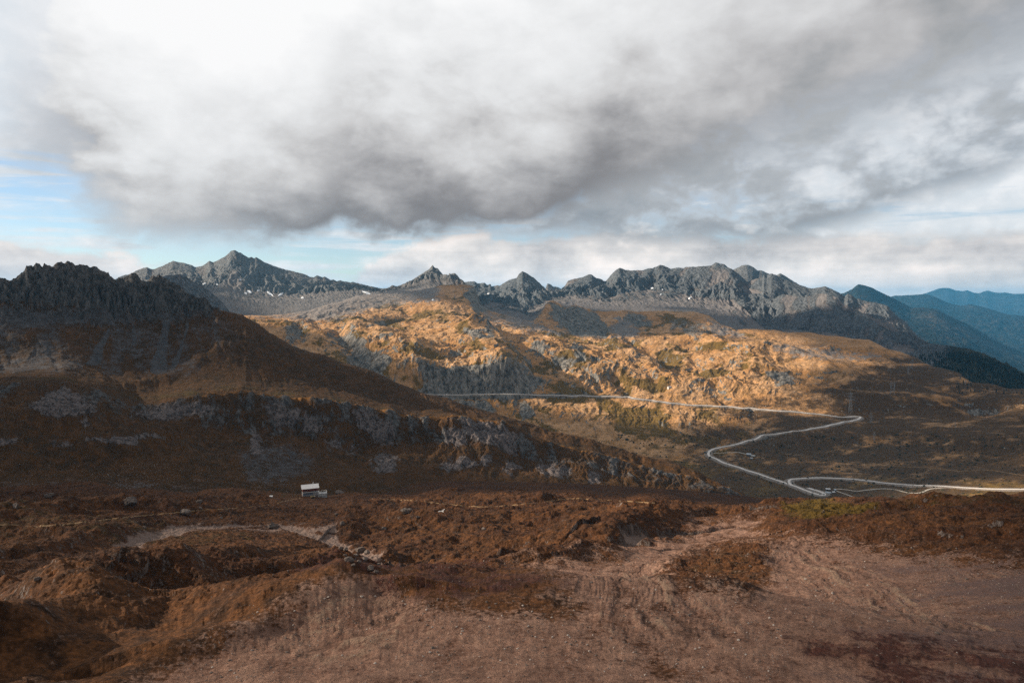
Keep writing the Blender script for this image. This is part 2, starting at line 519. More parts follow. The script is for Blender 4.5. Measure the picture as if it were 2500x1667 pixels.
def land_mat(name, grass, lush, rock, scree, size, stone=None, bump=0.6, grain=1.0, extras=(), streak=1.0, pale=None, vary=1.0):
    """ground cover: grass colours, greener grass, rock (dark, light), scree (dark, light); size = metres of the main patches"""
    m, N = new_mat(name)
    pos = N.n('ShaderNodeNewGeometry').outputs['Position']

    def attr(k):
        a = N.n('ShaderNodeAttribute'); a.attribute_name = k
        return a.outputs['Fac']
    big = N.noise(pos, 1.0 / size, 6, 0.6, 0.4)
    mid = N.noise(pos, 5.3 / size, 6, 0.62, 0.2)
    fine = N.noise(pos, 38.0 / size, 5, 0.65)
    mid2 = N.noise(pos, 13.0 / size, 4, 0.6, 0.6)
    grit = N.noise(pos, 170.0 / size * grain, 3, 0.7)
    g = N.mix(N.mapr(big, 0.36, 0.64), grass[0], grass[1])
    g = N.mix(N.mapr(mid, 0.42, 0.68), g, grass[2])
    lm = N.mapr(N.math('ADD', attr('lush'), N.math('MULTIPLY', N.math('SUBTRACT', mid, 0.5), 0.9)), 0.35, 0.75)
    g = N.mix(lm, g, lush)
    g = N.mix(vary, g, N.mix(1.0, g, N.ramp(fine, [(0.34, (0.50, 0.48, 0.46)), (0.5, (1, 1, 1)), (0.66, (1.55, 1.48, 1.4))]), 'MULTIPLY'))
    gm = (lambda q: N.mix(1.0, q, N.mix(vary, (1, 1, 1), N.ramp(mid2, [(0.36, (0.62, 0.62, 0.62)), (0.5, (1, 1, 1)), (0.64, (1.35, 1.3, 1.25))])), 'MULTIPLY'))
    tall = N.vmath('MULTIPLY', pos, (1.0, 1.0, 0.22))
    rn = N.noise(tall, 9.0 / size, 8, 0.68, 0.35)
    rn2 = N.noise(tall, 27.0 / size, 5, 0.7)
    r = N.mix(N.mapr(N.math('ADD', N.math('MULTIPLY', rn, 0.65), N.math('MULTIPLY', rn2, 0.35)), 0.38, 0.64), rock[0], rock[1])
    s = N.mix(N.mapr(N.math('ADD', N.math('MULTIPLY', mid, 0.5), N.math('MULTIPLY', fine, 0.5)), 0.38, 0.64), scree[0], scree[1])
    s = N.mix(1.0, s, N.ramp(grit, [(0.34, (0.5, 0.5, 0.5)), (0.5, (1, 1, 1)), (0.66, (1.6, 1.55, 1.5))]), 'MULTIPLY')
    s = N.mix(1.0, s, N.ramp(mid2, [(0.36, (0.78, 0.77, 0.76)), (0.5, (1, 1, 1)), (0.64, (1.2, 1.18, 1.16))]), 'MULTIPLY')
    jit = N.math('MULTIPLY', N.math('SUBTRACT', N.math('ADD', N.math('MULTIPLY', mid, 0.5), N.math('MULTIPLY', fine, 0.5)), 0.5), 3.4)
    sm = N.mapr(N.math('ADD', attr('scree'), jit), 0.30, 0.72)
    rm = N.mapr(N.math('ADD', attr('rock'), N.math('MULTIPLY', N.math('SUBTRACT', N.math('ADD', N.math('MULTIPLY', rn, 0.5), N.math('MULTIPLY', fine, 0.5)), 0.5), 1.7)), 0.38, 0.62)
    for key, colr, over in extras:
        if not over:
            g = N.mix(N.mapr(N.math('ADD', attr(key), N.math('MULTIPLY', jit, 0.6)), 0.3, 0.75), g, N.mix(1.0, colr, N.ramp(fine, [(0.25, (0.65, 0.62, 0.6)), (0.5, (1, 1, 1)), (0.78, (1.4, 1.35, 1.3))]), 'MULTIPLY'))
    g = gm(g)
    if pale:
        r = N.mix(N.mapr(N.math('ADD', attr('pale'), N.math('MULTIPLY', jit, 0.5)), 0.2, 0.8), r, N.mix(N.mapr(N.math('ADD', N.math('MULTIPLY', rn, 0.5), N.math('MULTIPLY', rn2, 0.5)), 0.40, 0.60), pale[0], pale[1]))
    c = N.mix(sm, g, s)
    for key, colr, over in extras:
        if over:
            c = N.mix(N.mapr(N.math('ADD', attr(key), N.math('MULTIPLY', jit, 0.9)), 0.3, 0.75), c, N.mix(1.0, gm(colr) if over > 1 else colr, N.ramp(grit, [(0.22, (0.5, 0.5, 0.5)), (0.5, (1, 1, 1)), (0.76, (1.6, 1.55, 1.5))]), 'MULTIPLY'))
    c = N.mix(rm, c, r)
    if stone:                                             # pale blocks lying in the grass
        v = N.n('ShaderNodeTexVoronoi'); v.inputs['Scale'].default_value = stone[0]; N.put(v.inputs['Vector'], pos)
        v.inputs['Randomness'].default_value = 1.0
        rad = N.math('MULTIPLY', N.math('ADD', attr('stony'), N.math('MULTIPLY', N.math('SUBTRACT', mid, 0.5), 0.8)), stone[1])
        sc = N.n('ShaderNodeSeparateColor'); N.put(sc.inputs[0], v.outputs['Color'])
        rad = N.math('MULTIPLY', rad, N.math('POWER', sc.outputs[0], 2.0))
        blk = N.mapr(N.math('SUBTRACT', rad, v.outputs['Distance']), 0.0, 0.05)
        c = N.mix(blk, c, stone[2])
    hgt = N.math('ADD', N.math('MULTIPLY', mid, 0.9), N.math('ADD', N.math('MULTIPLY', fine, 0.45), N.math('MULTIPLY', grit, 0.12)))
    hgt = N.math('ADD', hgt, N.math('MULTIPLY', N.math('MULTIPLY', rm, streak), N.math('ADD', rn, N.math('MULTIPLY', rn2, 0.5))))
    bp = N.n('ShaderNodeBump'); bp.inputs['Strength'].default_value = bump
    bp.inputs['Distance'].default_value = size * 0.10
    N.put(bp.inputs['Height'], hgt)
    b = N.n('ShaderNodeBsdfPrincipled'); N.put(b.inputs['Base Color'], c)
    b.inputs['Roughness'].default_value = 0.95
    b.inputs['Specular IOR Level'].default_value = 0.12
    N.put(b.inputs['Normal'], bp.outputs[0])
    o = N.n('ShaderNodeOutputMaterial'); N.put(o.inputs[0], b.outputs[0])
    return m


# ------------------------------------------------------------------ foreground: grassy knolls, gravel channel, scree fan
A_CREST = [(-400, 1200), (0, 1197), (50, 1197), (96, 1194), (168, 1190), (237, 1188), (306, 1200), (383, 1199), (421, 1206), (478, 1213), (497, 1205), (574, 1198),
           (628, 1202), (681, 1205), (739, 1206), (804, 1209), (838, 1202), (898, 1207), (957, 1212), (1008, 1214), (1046, 1204), (1082, 1199), (1136, 1202), (1180, 1199),
           (1240, 1198), (1300, 1201), (1366, 1201), (1410, 1200), (1458, 1211), (1529, 1219), (1563, 1208), (1631, 1210), (1700, 1225), (1751, 1228), (1788, 1241), (1836, 1242),
           (1863, 1232), (1904, 1224), (2006, 1224), (2074, 1229), (2135, 1239), (2176, 1231), (2220, 1221), (2278, 1217), (2329, 1223), (2370, 1234), (2407, 1228), (2448, 1214), (2500, 1206), (2900, 1200)]


def flat_line(v, r, us=(-400, 2900)):
    return [(u, v, r) for u in us]


def make_ground():
    crest = [(u, v, 560.0 - 40 * min(1, abs(u - 800) / 900.0)) for u, v in A_CREST]
    g = Land('ground', [
        dict(p=[(-400, 4200, 18), (2900, 4200, 18)], n=24),
        dict(p=flat_line(2100, 70), n=40, hum=0.4),
        dict(p=flat_line(1690, 112), n=150, hum=0.5),
        dict(p=[(-400, 1540, 168), (900, 1540, 160), (1700, 1530, 158), (2900, 1540, 152)], n=150, hum=1.0),
        dict(p=[(-400, 1420, 240), (900, 1410, 235), (1700, 1400, 225), (2900, 1420, 210)], n=130, hum=1.0),
        dict(p=[(-400, 1320, 330), (900, 1320, 325), (1700, 1310, 310), (2900, 1320, 290)], n=120, hum=1.0),
        dict(p=[(-400, 1255, 435), (900, 1255, 430), (1700, 1262, 400), (2900, 1262, 380)], n=90, hum=1.1),
        dict(p=crest, n=14, hum=0.42),
        dict(p=[(u, v + 60, r + 130) for u, v, r in crest], n=14, hum=0.5),
        dict(p=[(-400, 1330, 850), (2900, 1390, 850)], n=1),
    ], -330, 2830, 1.75, 'LR')
    X, Y = g.X, g.Y
    U, V = g.U, g.V
    wu, wv = 40 * fbm(X, Y, 60, 6, 0.55, ox=3.1), 15 * fbm(X, Y, 60, 3, 0.4, ox=8.2)
    # ---- masks drawn on the ground plan
    scree = poly_in(U + wu, V + wv, [(250, 1760), (420, 1640), (560, 1560), (720, 1490), (860, 1445), (960, 1425), (1100, 1420), (1230, 1392), (1330, 1385), (1430, 1372),
                                     (1545, 1362), (1585, 1330), (1700, 1296), (1830, 1283), (1850, 1300), (1905, 1318), (2060, 1322), (2250, 1352), (2400, 1366), (2700, 1400), (2700, 2200), (250, 2200)], 42)
    patch = poly_in(U + 0.6 * wu, V + wv, [(1600, 1400), (1680, 1345), (1800, 1330), (1885, 1330), (1890, 1370), (1880, 1420), (1840, 1460), (1740, 1440), (1640, 1430)], 40)
    patch = np.maximum(patch, 0.8 * poly_in(U + wu, V + wv, [(940, 1440), (1150, 1400), (1300, 1400), (1390, 1430), (1420, 1480), (1300, 1510), (1180, 1490), (1000, 1480)], 45))
    scree = scree * (1 - 0.85 * patch)
    su = 70 * fbm(X * 0.25, Y, 9, 5, 0.65, ox=19)
    red = poly_in(U + 1.5 * wu + su, V + wv, [(1950, 1545), (2120, 1538), (2350, 1560), (2700, 1570), (2700, 1900), (2380, 1690), (2150, 1640), (1990, 1600)], 30)
    red = np.maximum(red, 0.75 * poly_in(U + 1.2 * wu + su, V + wv, [(2080, 1610), (2400, 1650), (2700, 1640), (2700, 2000), (2400, 1900), (2150, 1700)], 45))
    yel = poly_in(U + 0.7 * wu, V + 0.8 * wv, [(1905, 1260), (1940, 1240), (2000, 1232), (2060, 1244), (2120, 1268), (2105, 1282), (1980, 1276)], 22)
    strm = [(20, 1425), (110, 1414), (200, 1390), (258, 1366), (330, 1332), (385, 1303), (430, 1289), (520, 1283), (600, 1283), (665, 1287), (720, 1296), (770, 1310), (812, 1322), (838, 1338), (880, 1366), (905, 1392)]
    strm2 = [(905, 1392), (960, 1398), (1030, 1394), (1120, 1382), (1200, 1374), (1290, 1366), (1360, 1358), (1440, 1350), (1520, 1336), (1590, 1316), (1650, 1306), (1720, 1300), (1790, 1290), (1836, 1288)]
    flow = [(1560, 1480), (1575, 1420), (1570, 1370), (1640, 1345), (1700, 1312)]
    rills = [([(1601, 1367), (1569, 1410), (1580, 1463), (1611, 1516), (1654, 1564), (1707, 1601), (1730, 1660)], 5.0, 1.0), ([(1691, 1367), (1728, 1389), (1760, 1437), (1835, 1468), (1941, 1495), (2010, 1510)], 3.6, 0.8),
             ([(1909, 1309), (1952, 1346), (1994, 1373), (2079, 1421), (2185, 1474), (2313, 1527), (2520, 1572)], 4.0, 1.0), ([(1909, 1336), (1941, 1389), (2021, 1452), (2127, 1490), (2260, 1530)], 3.6, 0.8),
             ([(2153, 1325), (2260, 1373), (2366, 1399), (2540, 1430)], 5.0, 0.7), ([(1060, 1436), (957, 1484), (877, 1516), (797, 1559), (744, 1601), (690, 1660)], 4.6, 1.0),
             ([(1130, 1418), (1036, 1452), (903, 1527), (860, 1590), (800, 1660)], 3.4, 0.9), ([(850, 1480), (744, 1508), (640, 1550), (560, 1590), (480, 1640)], 3.0, 0.5),
             ([(1330, 1400), (1400, 1470), (1440, 1540), (1450, 1620)], 4.0, 0.22), ([(2100, 1520), (2250, 1545), (2400, 1575), (2560, 1610)], 3.0, 0.5), ([(1900, 1640), (2050, 1650), (2200, 1690)], 2.5, 0.5)]
    # the plan positions of those lines
    def plan(pts):
        return [g.at_px(u, v) for u, v in pts]
    dz = np.zeros_like(g.Z)
    gravel = np.zeros_like(g.Z)
    for pts, w, dep in ((strm, 4.2, 1.3), (strm2, 3.0, 2.4)):
        d, _ = line_dist(X + 5 * fbm(X, Y, 25, 3), Y + 5 * fbm(X, Y, 25, 3, ox=5), plan(pts), 60)
        dz -= dep * (1 - smooth(d, w * 0.6, w * 2.0))
        gravel = np.maximum(gravel, 1 - smooth(d, w * 0.6, w * 1.8))
    d, _ = line_dist(U, V, [(480, 1286), (640, 1286), (740, 1300), (800, 1316)], 40)   # the wide gravel flat
    gravel = np.maximum(gravel, poly_in(U + 0.5 * wu, V + 0.4 * wv, [(400, 1296), (470, 1283), (560, 1279), (690, 1283), (770, 1294), (815, 1304), (812, 1330), (760, 1318), (690, 1302), (560, 1292), (440, 1298)], 9) * np.clip(0.75 + 0.9 * fbm(X, Y, 18, 4, 0.6, ox=61), 0.1, 1))
    # ---- relief
    calm = np.maximum(poly_in(U, V, [(-40, 1445), (60, 1390), (200, 1342), (330, 1287), (480, 1264), (820, 1264), (858, 1350), (700, 1385), (560, 1380), (420, 1405), (260, 1465), (60, 1500), (-40, 1500)], 18), poly_in(U, V, [(690, 1180), (840, 1180), (850, 1240), (680, 1240)], 14))
    hum = g.hum * (1 - 0.80 * scree) * (1 - 0.72 * calm)
    h = (5.0 + 3.5 * smooth(g.R, 200, 320)) * eroded(X * 0.8 + Y * 0.3, Y - 0.2 * X, 110, 7, 0.5, 2.3) + 3.4 * eroded(X, Y, 38, 6, 0.5, 6.1)
    h += 1.0 * fbm(X * 0.45, Y, 16, 4, 0.55, ox=9)
    ln = X * 0.36 + Y * 0.93
    cr = X * 0.93 - Y * 0.36
    h += 2.4 * ridged(cr * 0.42 + 9 * fbm(X, Y, 50, 3, ox=51), ln + 9 * fbm(X, Y, 50, 3, ox=55), 34, 4, 0.5, ox=14) + 0.7
    h += 1.1 * np.abs(fbm(X, Y, 12, 3, 0.55, ox=71)) * smooth(g.R, 150, 260)
    dz += hum * h * (1 - 0.8 * gravel)
    dz += 0.45 * scree * fbm(X, Y, 24, 5, 0.55) + 0.10 * scree * fbm(X, Y, 2.2, 3, 0.6)
    dz += (1 - scree) * (0.42 * ridged(X, Y, 5.5, 4, 0.6, ox=81) + 0.22 * fbm(X, Y, 1.6, 3, 0.6, ox=83)) * smooth(g.R, 60, 130)
    dz += scree * 0.07 * fbm(X, Y, 0.9, 2, 0.6, ox=85) * (1 - smooth(g.R, 200, 320)) + red * 0.25 * fbm(X * 0.6, Y, 1.8, 3, 0.6, ox=87)

    def ridge(pts, hgt, wl, wr):
        nonlocal dz
        d, s = line_dist(X + 4 * fbm(X, Y, 30, 3, ox=2), Y + 4 * fbm(X, Y, 30, 3, ox=7), plan(pts), 90)
        w = np.where(s > 0, wl, wr)
        a = np.ones_like(d)
        dz += hgt * np.exp(-(d / w) ** 2)
    ridge([(69, 1590), (145, 1557), (191, 1519), (245, 1486), (283, 1471), (344, 1465), (421, 1461), (497, 1450), (574, 1438), (689, 1425), (797, 1410), (872, 1405)], 5.6, 20, 8)
    ridge([(20, 1610), (69, 1576), (145, 1535), (190, 1500)], 3.0, 12, 7)
    ridge([(0, 1500), (90, 1480), (186, 1457), (319, 1425), (420, 1402)], 2.4, 16, 8)
    ridge([(372, 1463), (446, 1442), (510, 1418), (563, 1399), (620, 1380)], 3.4, 14, 7)
    ridge([(478, 1470), (585, 1468), (691, 1472), (780, 1462)], 1.8, 10, 6)
    ridge([(489, 1559), (560, 1536), (627, 1516), (744, 1490), (850, 1479)], 2.6, 14, 6)
    ridge([(306, 1457), (363, 1431), (440, 1415), (517, 1404), (582, 1389)], 2.4, 14, 7)
    ridge([(560, 1360), (640, 1352), (700, 1345)], 2.2, 14, 8)
    ridge([(0, 1362), (120, 1348), (230, 1322), (330, 1294)], 3.0, 16, 5)
    ridge([(829, 1298), (872, 1280), (935, 1274), (989, 1288)], 3.6, 22, 14)
    ridge([(940, 1372), (1100, 1350), (1240, 1330), (1380, 1325), (1480, 1330)], 3.2, 18, 8)
    ridge([(1010, 1405), (1150, 1398), (1280, 1380), (1360, 1372)], 2.4, 10, 6)
    ridge([(1480, 1308), (1600, 1285), (1720, 1262), (1800, 1260)], 5.0, 24, 9)
    ridge([(1400, 1335), (1480, 1322), (1560, 1305)], 3.0, 14, 7)
    ridge([(1400, 1372), (1500, 1358), (1570, 1352)], 1.8, 14, 7)
    ridge([(1640, 1395), (1690, 1380), (1725, 1378)], 1.6, 8, 6)
    ridge([(1950, 1300), (2100, 1290), (2300, 1300), (2480, 1310)], 2.2, 16, 8)
    ridge([(2080, 1268), (2220, 1250), (2380, 1258), (2480, 1262)], 2.6, 16, 8)
    hx, hy = g.at_px(275, 1528)
    dz -= 4.5 * np.exp(-(((X - hx) / 24) ** 2 + ((Y - hy) / 13) ** 2))
    hx, hy = g.at_px(30, 1545)
    dz -= 2.5 * np.exp(-(((X - hx) / 14) ** 2 + ((Y - hy) / 7) ** 2))
    rill_m = np.zeros_like(dz); tan_m = np.zeros_like(dz)
    for i, (pts, w, a) in enumerate(rills):
        d, sd, ac = line_dist(X + 0.75 * w * fbm(X, Y, 34, 4, 0.5, ox=3 + i), Y + 0.75 * w * fbm(X, Y, 34, 4, 0.5, ox=5 + i), plan(pts), 9 * w, True)
        d = d * np.where(sd == 0, 1, sd)
        env = a * np.exp(-(d / (2.3 * w)) ** 2) * smooth(ac, 0, 16) * smooth(ac.max() - ac, 0, 16)
        near = i in (5, 6, 7)
        wave = fbm(d + (1.6 if near else 0.9) * fbm(X, Y, 11, 4, 0.6, ox=61) + 0.25 * ac * near, ac * (0.13 if near else 0.055) + 3 * i, 2.3, 4, 0.62, ox=8 + i) - 0.25 * np.exp(-(d / (0.5 * w)) ** 2)
        dz += env * ((0.24 if near else 0.34) * wave - 0.12)
        rill_m = np.maximum(rill_m, env * smooth(-wave, 0.12, 0.6))
        tan_m = np.maximum(tan_m, env * smooth(wave, 0.0, 0.55))
    # flow lines down the scree fan
    fl = ridged(X * 0.9 + Y * 0.32 + 6 * fbm(X, Y, 40, 3), Y * 0.22 - X * 0.06, 11, 4, 0.55)
    dz += 0.06 * scree * fl
    # settle at the crest line so the skyline keeps its shape
    g.Z = g.Z + dz
    g.repx()
    sl = g.slope()
    tone = 0.5 + 0.5 * fbm(X, Y, 40, 4, ox=11)
    g.attr['scree'] = np.maximum(np.maximum(scree * (0.86 + 0.35 * (tone - 0.5) + 0.05 * fl), gravel), 0.0)
    g.attr['gravel'] = np.maximum(gravel, 0.0)
    g.attr['tan'] = np.clip(0.70 * tan_m * (0.4 + 0.7 * scree), 0, 1)
    g.attr['peat'] = np.clip(0.52 * rill_m * (0.4 + 0.7 * scree), 0, 1)
    g.attr['violet'] = np.clip(smooth(U + 2 * wu + 3 * su, 1750, 2500) * scree * (0.6 + 0.5 * fbm(X * 0.35, Y, 12, 5, 0.6, ox=33)), 0, 1)
    g.attr['lush'] = np.clip(0.95 * yel + 0.42 * smooth(-fbm(X, Y, 120, 4, ox=20), 0.05, 0.6) * (1 - scree) + 0.3 * smooth(-h, 1.0, 4.0) * (1 - scree), 0, 1)
    g.attr['red'] = np.maximum(0.72 * red * np.clip(0.9 + 0.7 * fbm(X * 0.4, Y, 5, 4, 0.6, ox=91), 0.2, 1.3), 0.55 * (1 - smooth(np.abs(U - 1050) / 500 + np.abs(V - 1425) / 70, 0.5, 1.2)))
    g.attr['rock'] = np.clip(smooth(sl, 0.75, 1.3) * 0.55, 0, 1)
    g.attr['stony'] = np.clip(0.25 + 0.5 * scree + 0.5 * gravel, 0, 1)
    g.scree_px = scree
    return g


# ------------------------------------------------------------------ the hill with the jagged crest on the left
B_CREST = [(-500, 665), (-200, 672), (0, 682), (12, 683), (24, 688), (39, 680), (51, 669), (59, 665), (65, 653), (76, 649), (80, 652), (88, 645), (98, 646), (104, 653), (108, 645), (116, 648), (129, 653),
           (139, 643), (150, 642), (158, 649), (163, 642), (177, 644), (184, 651), (194, 648), (218, 653), (230, 651), (240, 658), (250, 665), (258, 664), (265, 668), (269, 676), (279, 683), (287, 685),
           (289, 677), (294, 683), (306, 678), (320, 670), (333, 671), (343, 683), (350, 685), (359, 690), (366, 681), (374, 675), (381, 678), (389, 673), (400, 680), (417, 689), (439, 699), (451, 713),
           (468, 721), (485, 731), (497, 728), (509, 738), (519, 750), (528, 757), (553, 760), (570, 764), (592, 770), (607, 779), (630, 790), (660, 814), (689, 831), (719, 847), (755, 859), (790, 865),
           (832, 883), (868, 893), (898, 901), (927, 915), (957, 930), (987, 942), (1017, 954), (1046, 965), (1091, 972), (1136, 990), (1190, 1005), (1238, 1019), (1289, 1031), (1340, 1050), (1374, 1060),
           (1418, 1067), (1452, 1073), (1476, 1085), (1520, 1094), (1558, 1116), (1595, 1118), (1629, 1121), (1663, 1135), (1707, 1152), (1748, 1180), (1775, 1188), (1810, 1202), (1870, 1240), (1950, 1290)]


def rr_crest(u):
    return float(np.interp(u, [-500, 0, 400, 530, 700, 1000, 1300, 1600, 1800, 1950], [1480, 1420, 1380, 1330, 1300, 1270, 1230, 1180, 1130, 1100]))


def make_hill():
    crest = [(u, v, rr_crest(u)) for u, v in B_CREST]
    cu = np.array([c[0] for c in B_CREST], float); cv = np.array([c[1] for c in B_CREST], float)
    def cr(u):
        return float(np.interp(u, cu, cv))
    edge = [(-500, 955), (0, 946), (30, 937), (104, 934), (155, 933), (193, 945), (253, 962), (327, 993), (387, 991), (431, 979), (476, 969), (536, 961), (595, 955), (655, 965), (700, 969), (749, 974),
            (808, 981), (868, 993), (927, 1001), (957, 1004), (1002, 1019), (1046, 1025), (1106, 1022), (1165, 1026), (1225, 1030), (1255, 1042), (1285, 1062), (1340, 1082), (1450, 1108), (1560, 1138), (1700, 1170), (1800, 1205), (1950, 1300)]
    cfoot = [(-500, 1010), (0, 1010), (100, 1012), (240, 1010), (350, 1026), (500, 1052), (700, 1064), (870, 1090), (980, 1087), (1080, 1087), (1180, 1090), (1280, 1122), (1400, 1142), (1500, 1160), (1600, 1176), (1750, 1200), (1950, 1310)]
    us = [-500, -200, 0, 150, 300, 400, 480, 528, 560, 600, 700, 800, 900, 1000, 1100, 1200, 1300, 1450, 1600, 1700, 1800, 1950]
    foot = []
    for u in us:
        if u <= 530:
            foot.append((u, float(np.interp(u, [-500, 0, 60, 200, 300, 400, 480, 528], [735, 742, 740, 754, 762, 760, 760, 764])), rr_crest(u) - float(np.interp(u, [0, 400, 528], [75, 55, 20]))))
        else:
            foot.append((u, cr(u) + float(np.interp(u, [530, 600, 1000, 1950], [10, 12, 8, 4])), rr_crest(u) - float(np.interp(u, [530, 700, 1950], [20, 40, 30]))))
    def er(u):
        return float(np.interp(u, [-500, 0, 400, 800, 1200, 1500, 1800, 1950], [1030, 1015, 1010, 1030, 1080, 1100, 1085, 1075]))
    mid = []
    for u in us:
        ve, vf = float(np.interp(u, [p[0] for p in edge], [p[1] for p in edge])), float(np.interp(u, [p[0] for p in foot], [p[1] for p in foot]))
        rf = float(np.interp(u, [p[0] for p in foot], [p[2] for p in foot]))
        mid.append((u, ve - 0.26 * (ve - vf), er(u) + 0.42 * (rf - er(u))))
    b = Land('hill', [
        dict(p=[(-500, 1262, 720), (800, 1262, 730), (1300, 1262, 800), (1600, 1262, 880), (1800, 1264, 960), (1950, 1330, 1000)], n=40),
        dict(p=[(-500, 1168, 800), (0, 1165, 800), (800, 1168, 815), (1300, 1188, 900), (1600, 1205, 980), (1800, 1228, 1020), (1950, 1320, 1030)], n=100, hum=0.7, crag=1),
        dict(p=[(u, v, er(u) - 80 - 25 * (u < 300)) for u, v in cfoot], n=90, hum=0.8, crag=3.2),
        dict(p=[(u, v, er(u) - 14) for u, v in edge], n=10, hum=0.3, crag=4),
        dict(p=[(u, v - 4, er(u) + 6) for u, v in edge], n=70, hum=0.6, crag=1),
        dict(p=mid, n=120, hum=0.8, crag=0.5),
        dict(p=foot, n=110, hum=0.2, crag=2.0),
        dict(p=crest, n=14, hum=0.1, crag=1.2, sharp=1),
        dict(p=[(u, v + 45, r + 60) for u, v, r in crest], n=12, crag=6, hum=0.2),
        dict(p=[(u, v + 330, r + 700) for u, v, r in crest], n=1),
    ], -430, 1900, 1.9, 'L')
    X, Y, k = b.X, b.Y, b.k
    T = b.az[None, :] * 1150.0
    wrp = 10 * fbm(X, Y, 60, 3, ox=2)
    rib = ridged(T + wrp, b.R * 0.30 + 0.3 * wrp, 34, 5, 0.58)
    rib2 = ridged(T + wrp, b.R * 0.16, 9, 4, 0.62, ox=9)
    dz = b.crag * (0.9 * rib + 0.25 * rib2)
    U0 = b.U
    rw = smooth(k, 5.6, 6.3) * (1 - smooth(U0, 500, 560))
    dz += rw * smooth(7.0 - k, 0.0, 0.5) * (6.0 * rib + 6.5 * rib2 - 2.0)
    dz += rw * 1.2 * rib2
    dz += b.hum * (13 * eroded(X, Y, 190, 7, 0.5, 4.2) + 2.6 * eroded(X, Y, 45, 6, 0.55, 5.7)) + b.hum * 0.35 * fbm(X * 0.5, Y, 5, 3, 0.6)
    sp = ridged(T, 0 * T + 3.3, 12, 4, 0.6, ox=23)
    dz += smooth(k, 6.45, 6.95) * smooth(7.5 - k, 0, 0.4) * (1 - smooth(U0, 500, 560)) * (1.6 * sp)
    # stepped ledges below the cliff band
    dz += 2.6 * smooth(k, 0.8, 1.3) * smooth(2.9 - k, 0, 0.4) * np.sin((b.Z + 5 * fbm(X, Y, 50, 4, ox=6)) / 5.2)
    # shallow chutes running down from the rocks
    ch = ridged(T + 0.12 * (b.R - 1200) + 4 * fbm(X, Y, 40, 3), b.R * 0.10, 42, 3, 0.5, ox=15)
    up = smooth(k, 4.2, 5.0) * smooth(6.05 - k, 0, 0.3)
    dz -= 1.8 * up * smooth(ch, 0.1, 0.9)
    b.Z = b.Z + dz
    b.repx()
    U, V = b.U, b.V
    sl = b.slope()
    n1 = fbm(X, Y, 60, 5, 0.6, ox=31)
    wu, wv = 22 * fbm(T, b.R * 0.5, 60, 6, 0.6, ox=3), 9 * fbm(X, Y, 40, 6, 0.6, ox=8)
    ti = (2.0 + 0 * X)
    rock = rw * smooth(k, 5.75, 6.1)
    cl = smooth(k, 1.75, 2.15) * smooth(3.25 - k, 0.0, 0.35)
    pale = np.zeros_like(X)
    for pts, s in (([(60, 1000), (110, 950), (150, 932), (205, 965), (240, 1008), (200, 1016), (120, 1016)], 7), ([(640, 985), (700, 990), (780, 1010), (820, 1050), (760, 1062), (690, 1045)], 14),
                   ([(870, 1000), (930, 1008), (965, 1030), (978, 1080), (930, 1085), (880, 1050)], 8), ([(1078, 1050), (1100, 1042), (1125, 1050), (1145, 1085), (1100, 1090), (1080, 1075)], 6),
                   ([(1110, 1026), (1200, 1028), (1262, 1052), (1290, 1110), (1230, 1095), (1150, 1070)], 8), ([(320, 1000), (420, 985), (500, 985), (530, 1010), (420, 1020), (330, 1018)], 10),
                   ([(200, 1072), (300, 1060), (375, 1060), (400, 1072), (300, 1080), (200, 1080)], 5), ([(620, 1050), (650, 1060), (655, 1110), (620, 1110)], 7),
                   ([(800, 1075), (890, 1090), (870, 1105), (800, 1095)], 8), ([(900, 1115), (960, 1115), (960, 1150), (920, 1150)], 9), ([(1080, 1120), (1200, 1112), (1210, 1130), (1090, 1150)], 8),
                   ([(1235, 1125), (1280, 1135), (1260, 1155), (1235, 1150)], 6), ([(1330, 1140), (1385, 1140), (1385, 1165), (1330, 1160)], 6), ([(1420, 1155), (1480, 1165), (1430, 1178)], 6),
                   ([(0, 1072), (38, 1070), (40, 1084), (0, 1084)], 4), ([(100, 1075), (140, 1068), (165, 1078), (110, 1085)], 4), ([(180, 1030), (205, 1020), (222, 1042), (190, 1045)], 5)):
        pale = np.maximum(pale, poly_in(U + 1.1 * wu, V + 1.2 * wv, pts, s * 2.2))
    pale = pale * (0.45 + 0.75 * smooth(rib + 0.7 * rib2 + 0.8 * n1, -0.7, 0.6))
    rock = np.maximum(rock, np.clip(0.30 * cl + 0.30 * cl * rib + 0.25 * cl * n1, 0, 0.7))
    rock = np.maximum(rock, 0.85 * pale)
    rock = np.maximum(rock, 0.55 * smooth(sl, 1.0, 1.7))
    b.attr['rock'] = rock
    b.attr['pale'] = pale
    # grey scree: below the rocks and down a few tongues
    sc = 0.50 * up * smooth(ch, -0.05, 0.85) * smooth(k, 4.5, 5.3) * (1 - smooth(U, 520, 640))
    sc = np.maximum(sc, poly_in(U + wu, V + wv, [(-500, 745), (200, 752), (520, 760), (530, 775), (300, 790), (100, 800), (-500, 800)], 22) * 0.85)
    sc = np.maximum(sc, 0.60 * poly_in(U + 0.6 * wu, V + wv, [(-500, 880), (0, 880), (70, 850), (110, 800), (140, 810), (150, 860), (200, 870), (200, 905), (0, 915), (-500, 915)], 20))
    for pts in ([(402, 775), (414, 778), (411, 830), (405, 870), (408, 905), (385, 912), (363, 906), (366, 890), (385, 850), (392, 815)], [(452, 780), (459, 782), (452, 830), (440, 870), (430, 900), (412, 902), (430, 860), (445, 825)],
                [(262, 800), (268, 803), (258, 850), (250, 885), (215, 897), (205, 890), (235, 855), (250, 825)], [(322, 800), (329, 800), (329, 840), (310, 850)]):
        sc = np.maximum(sc, 1.0 * poly_in(U + 0.35 * wu, V + 0.5 * wv, pts, 4))
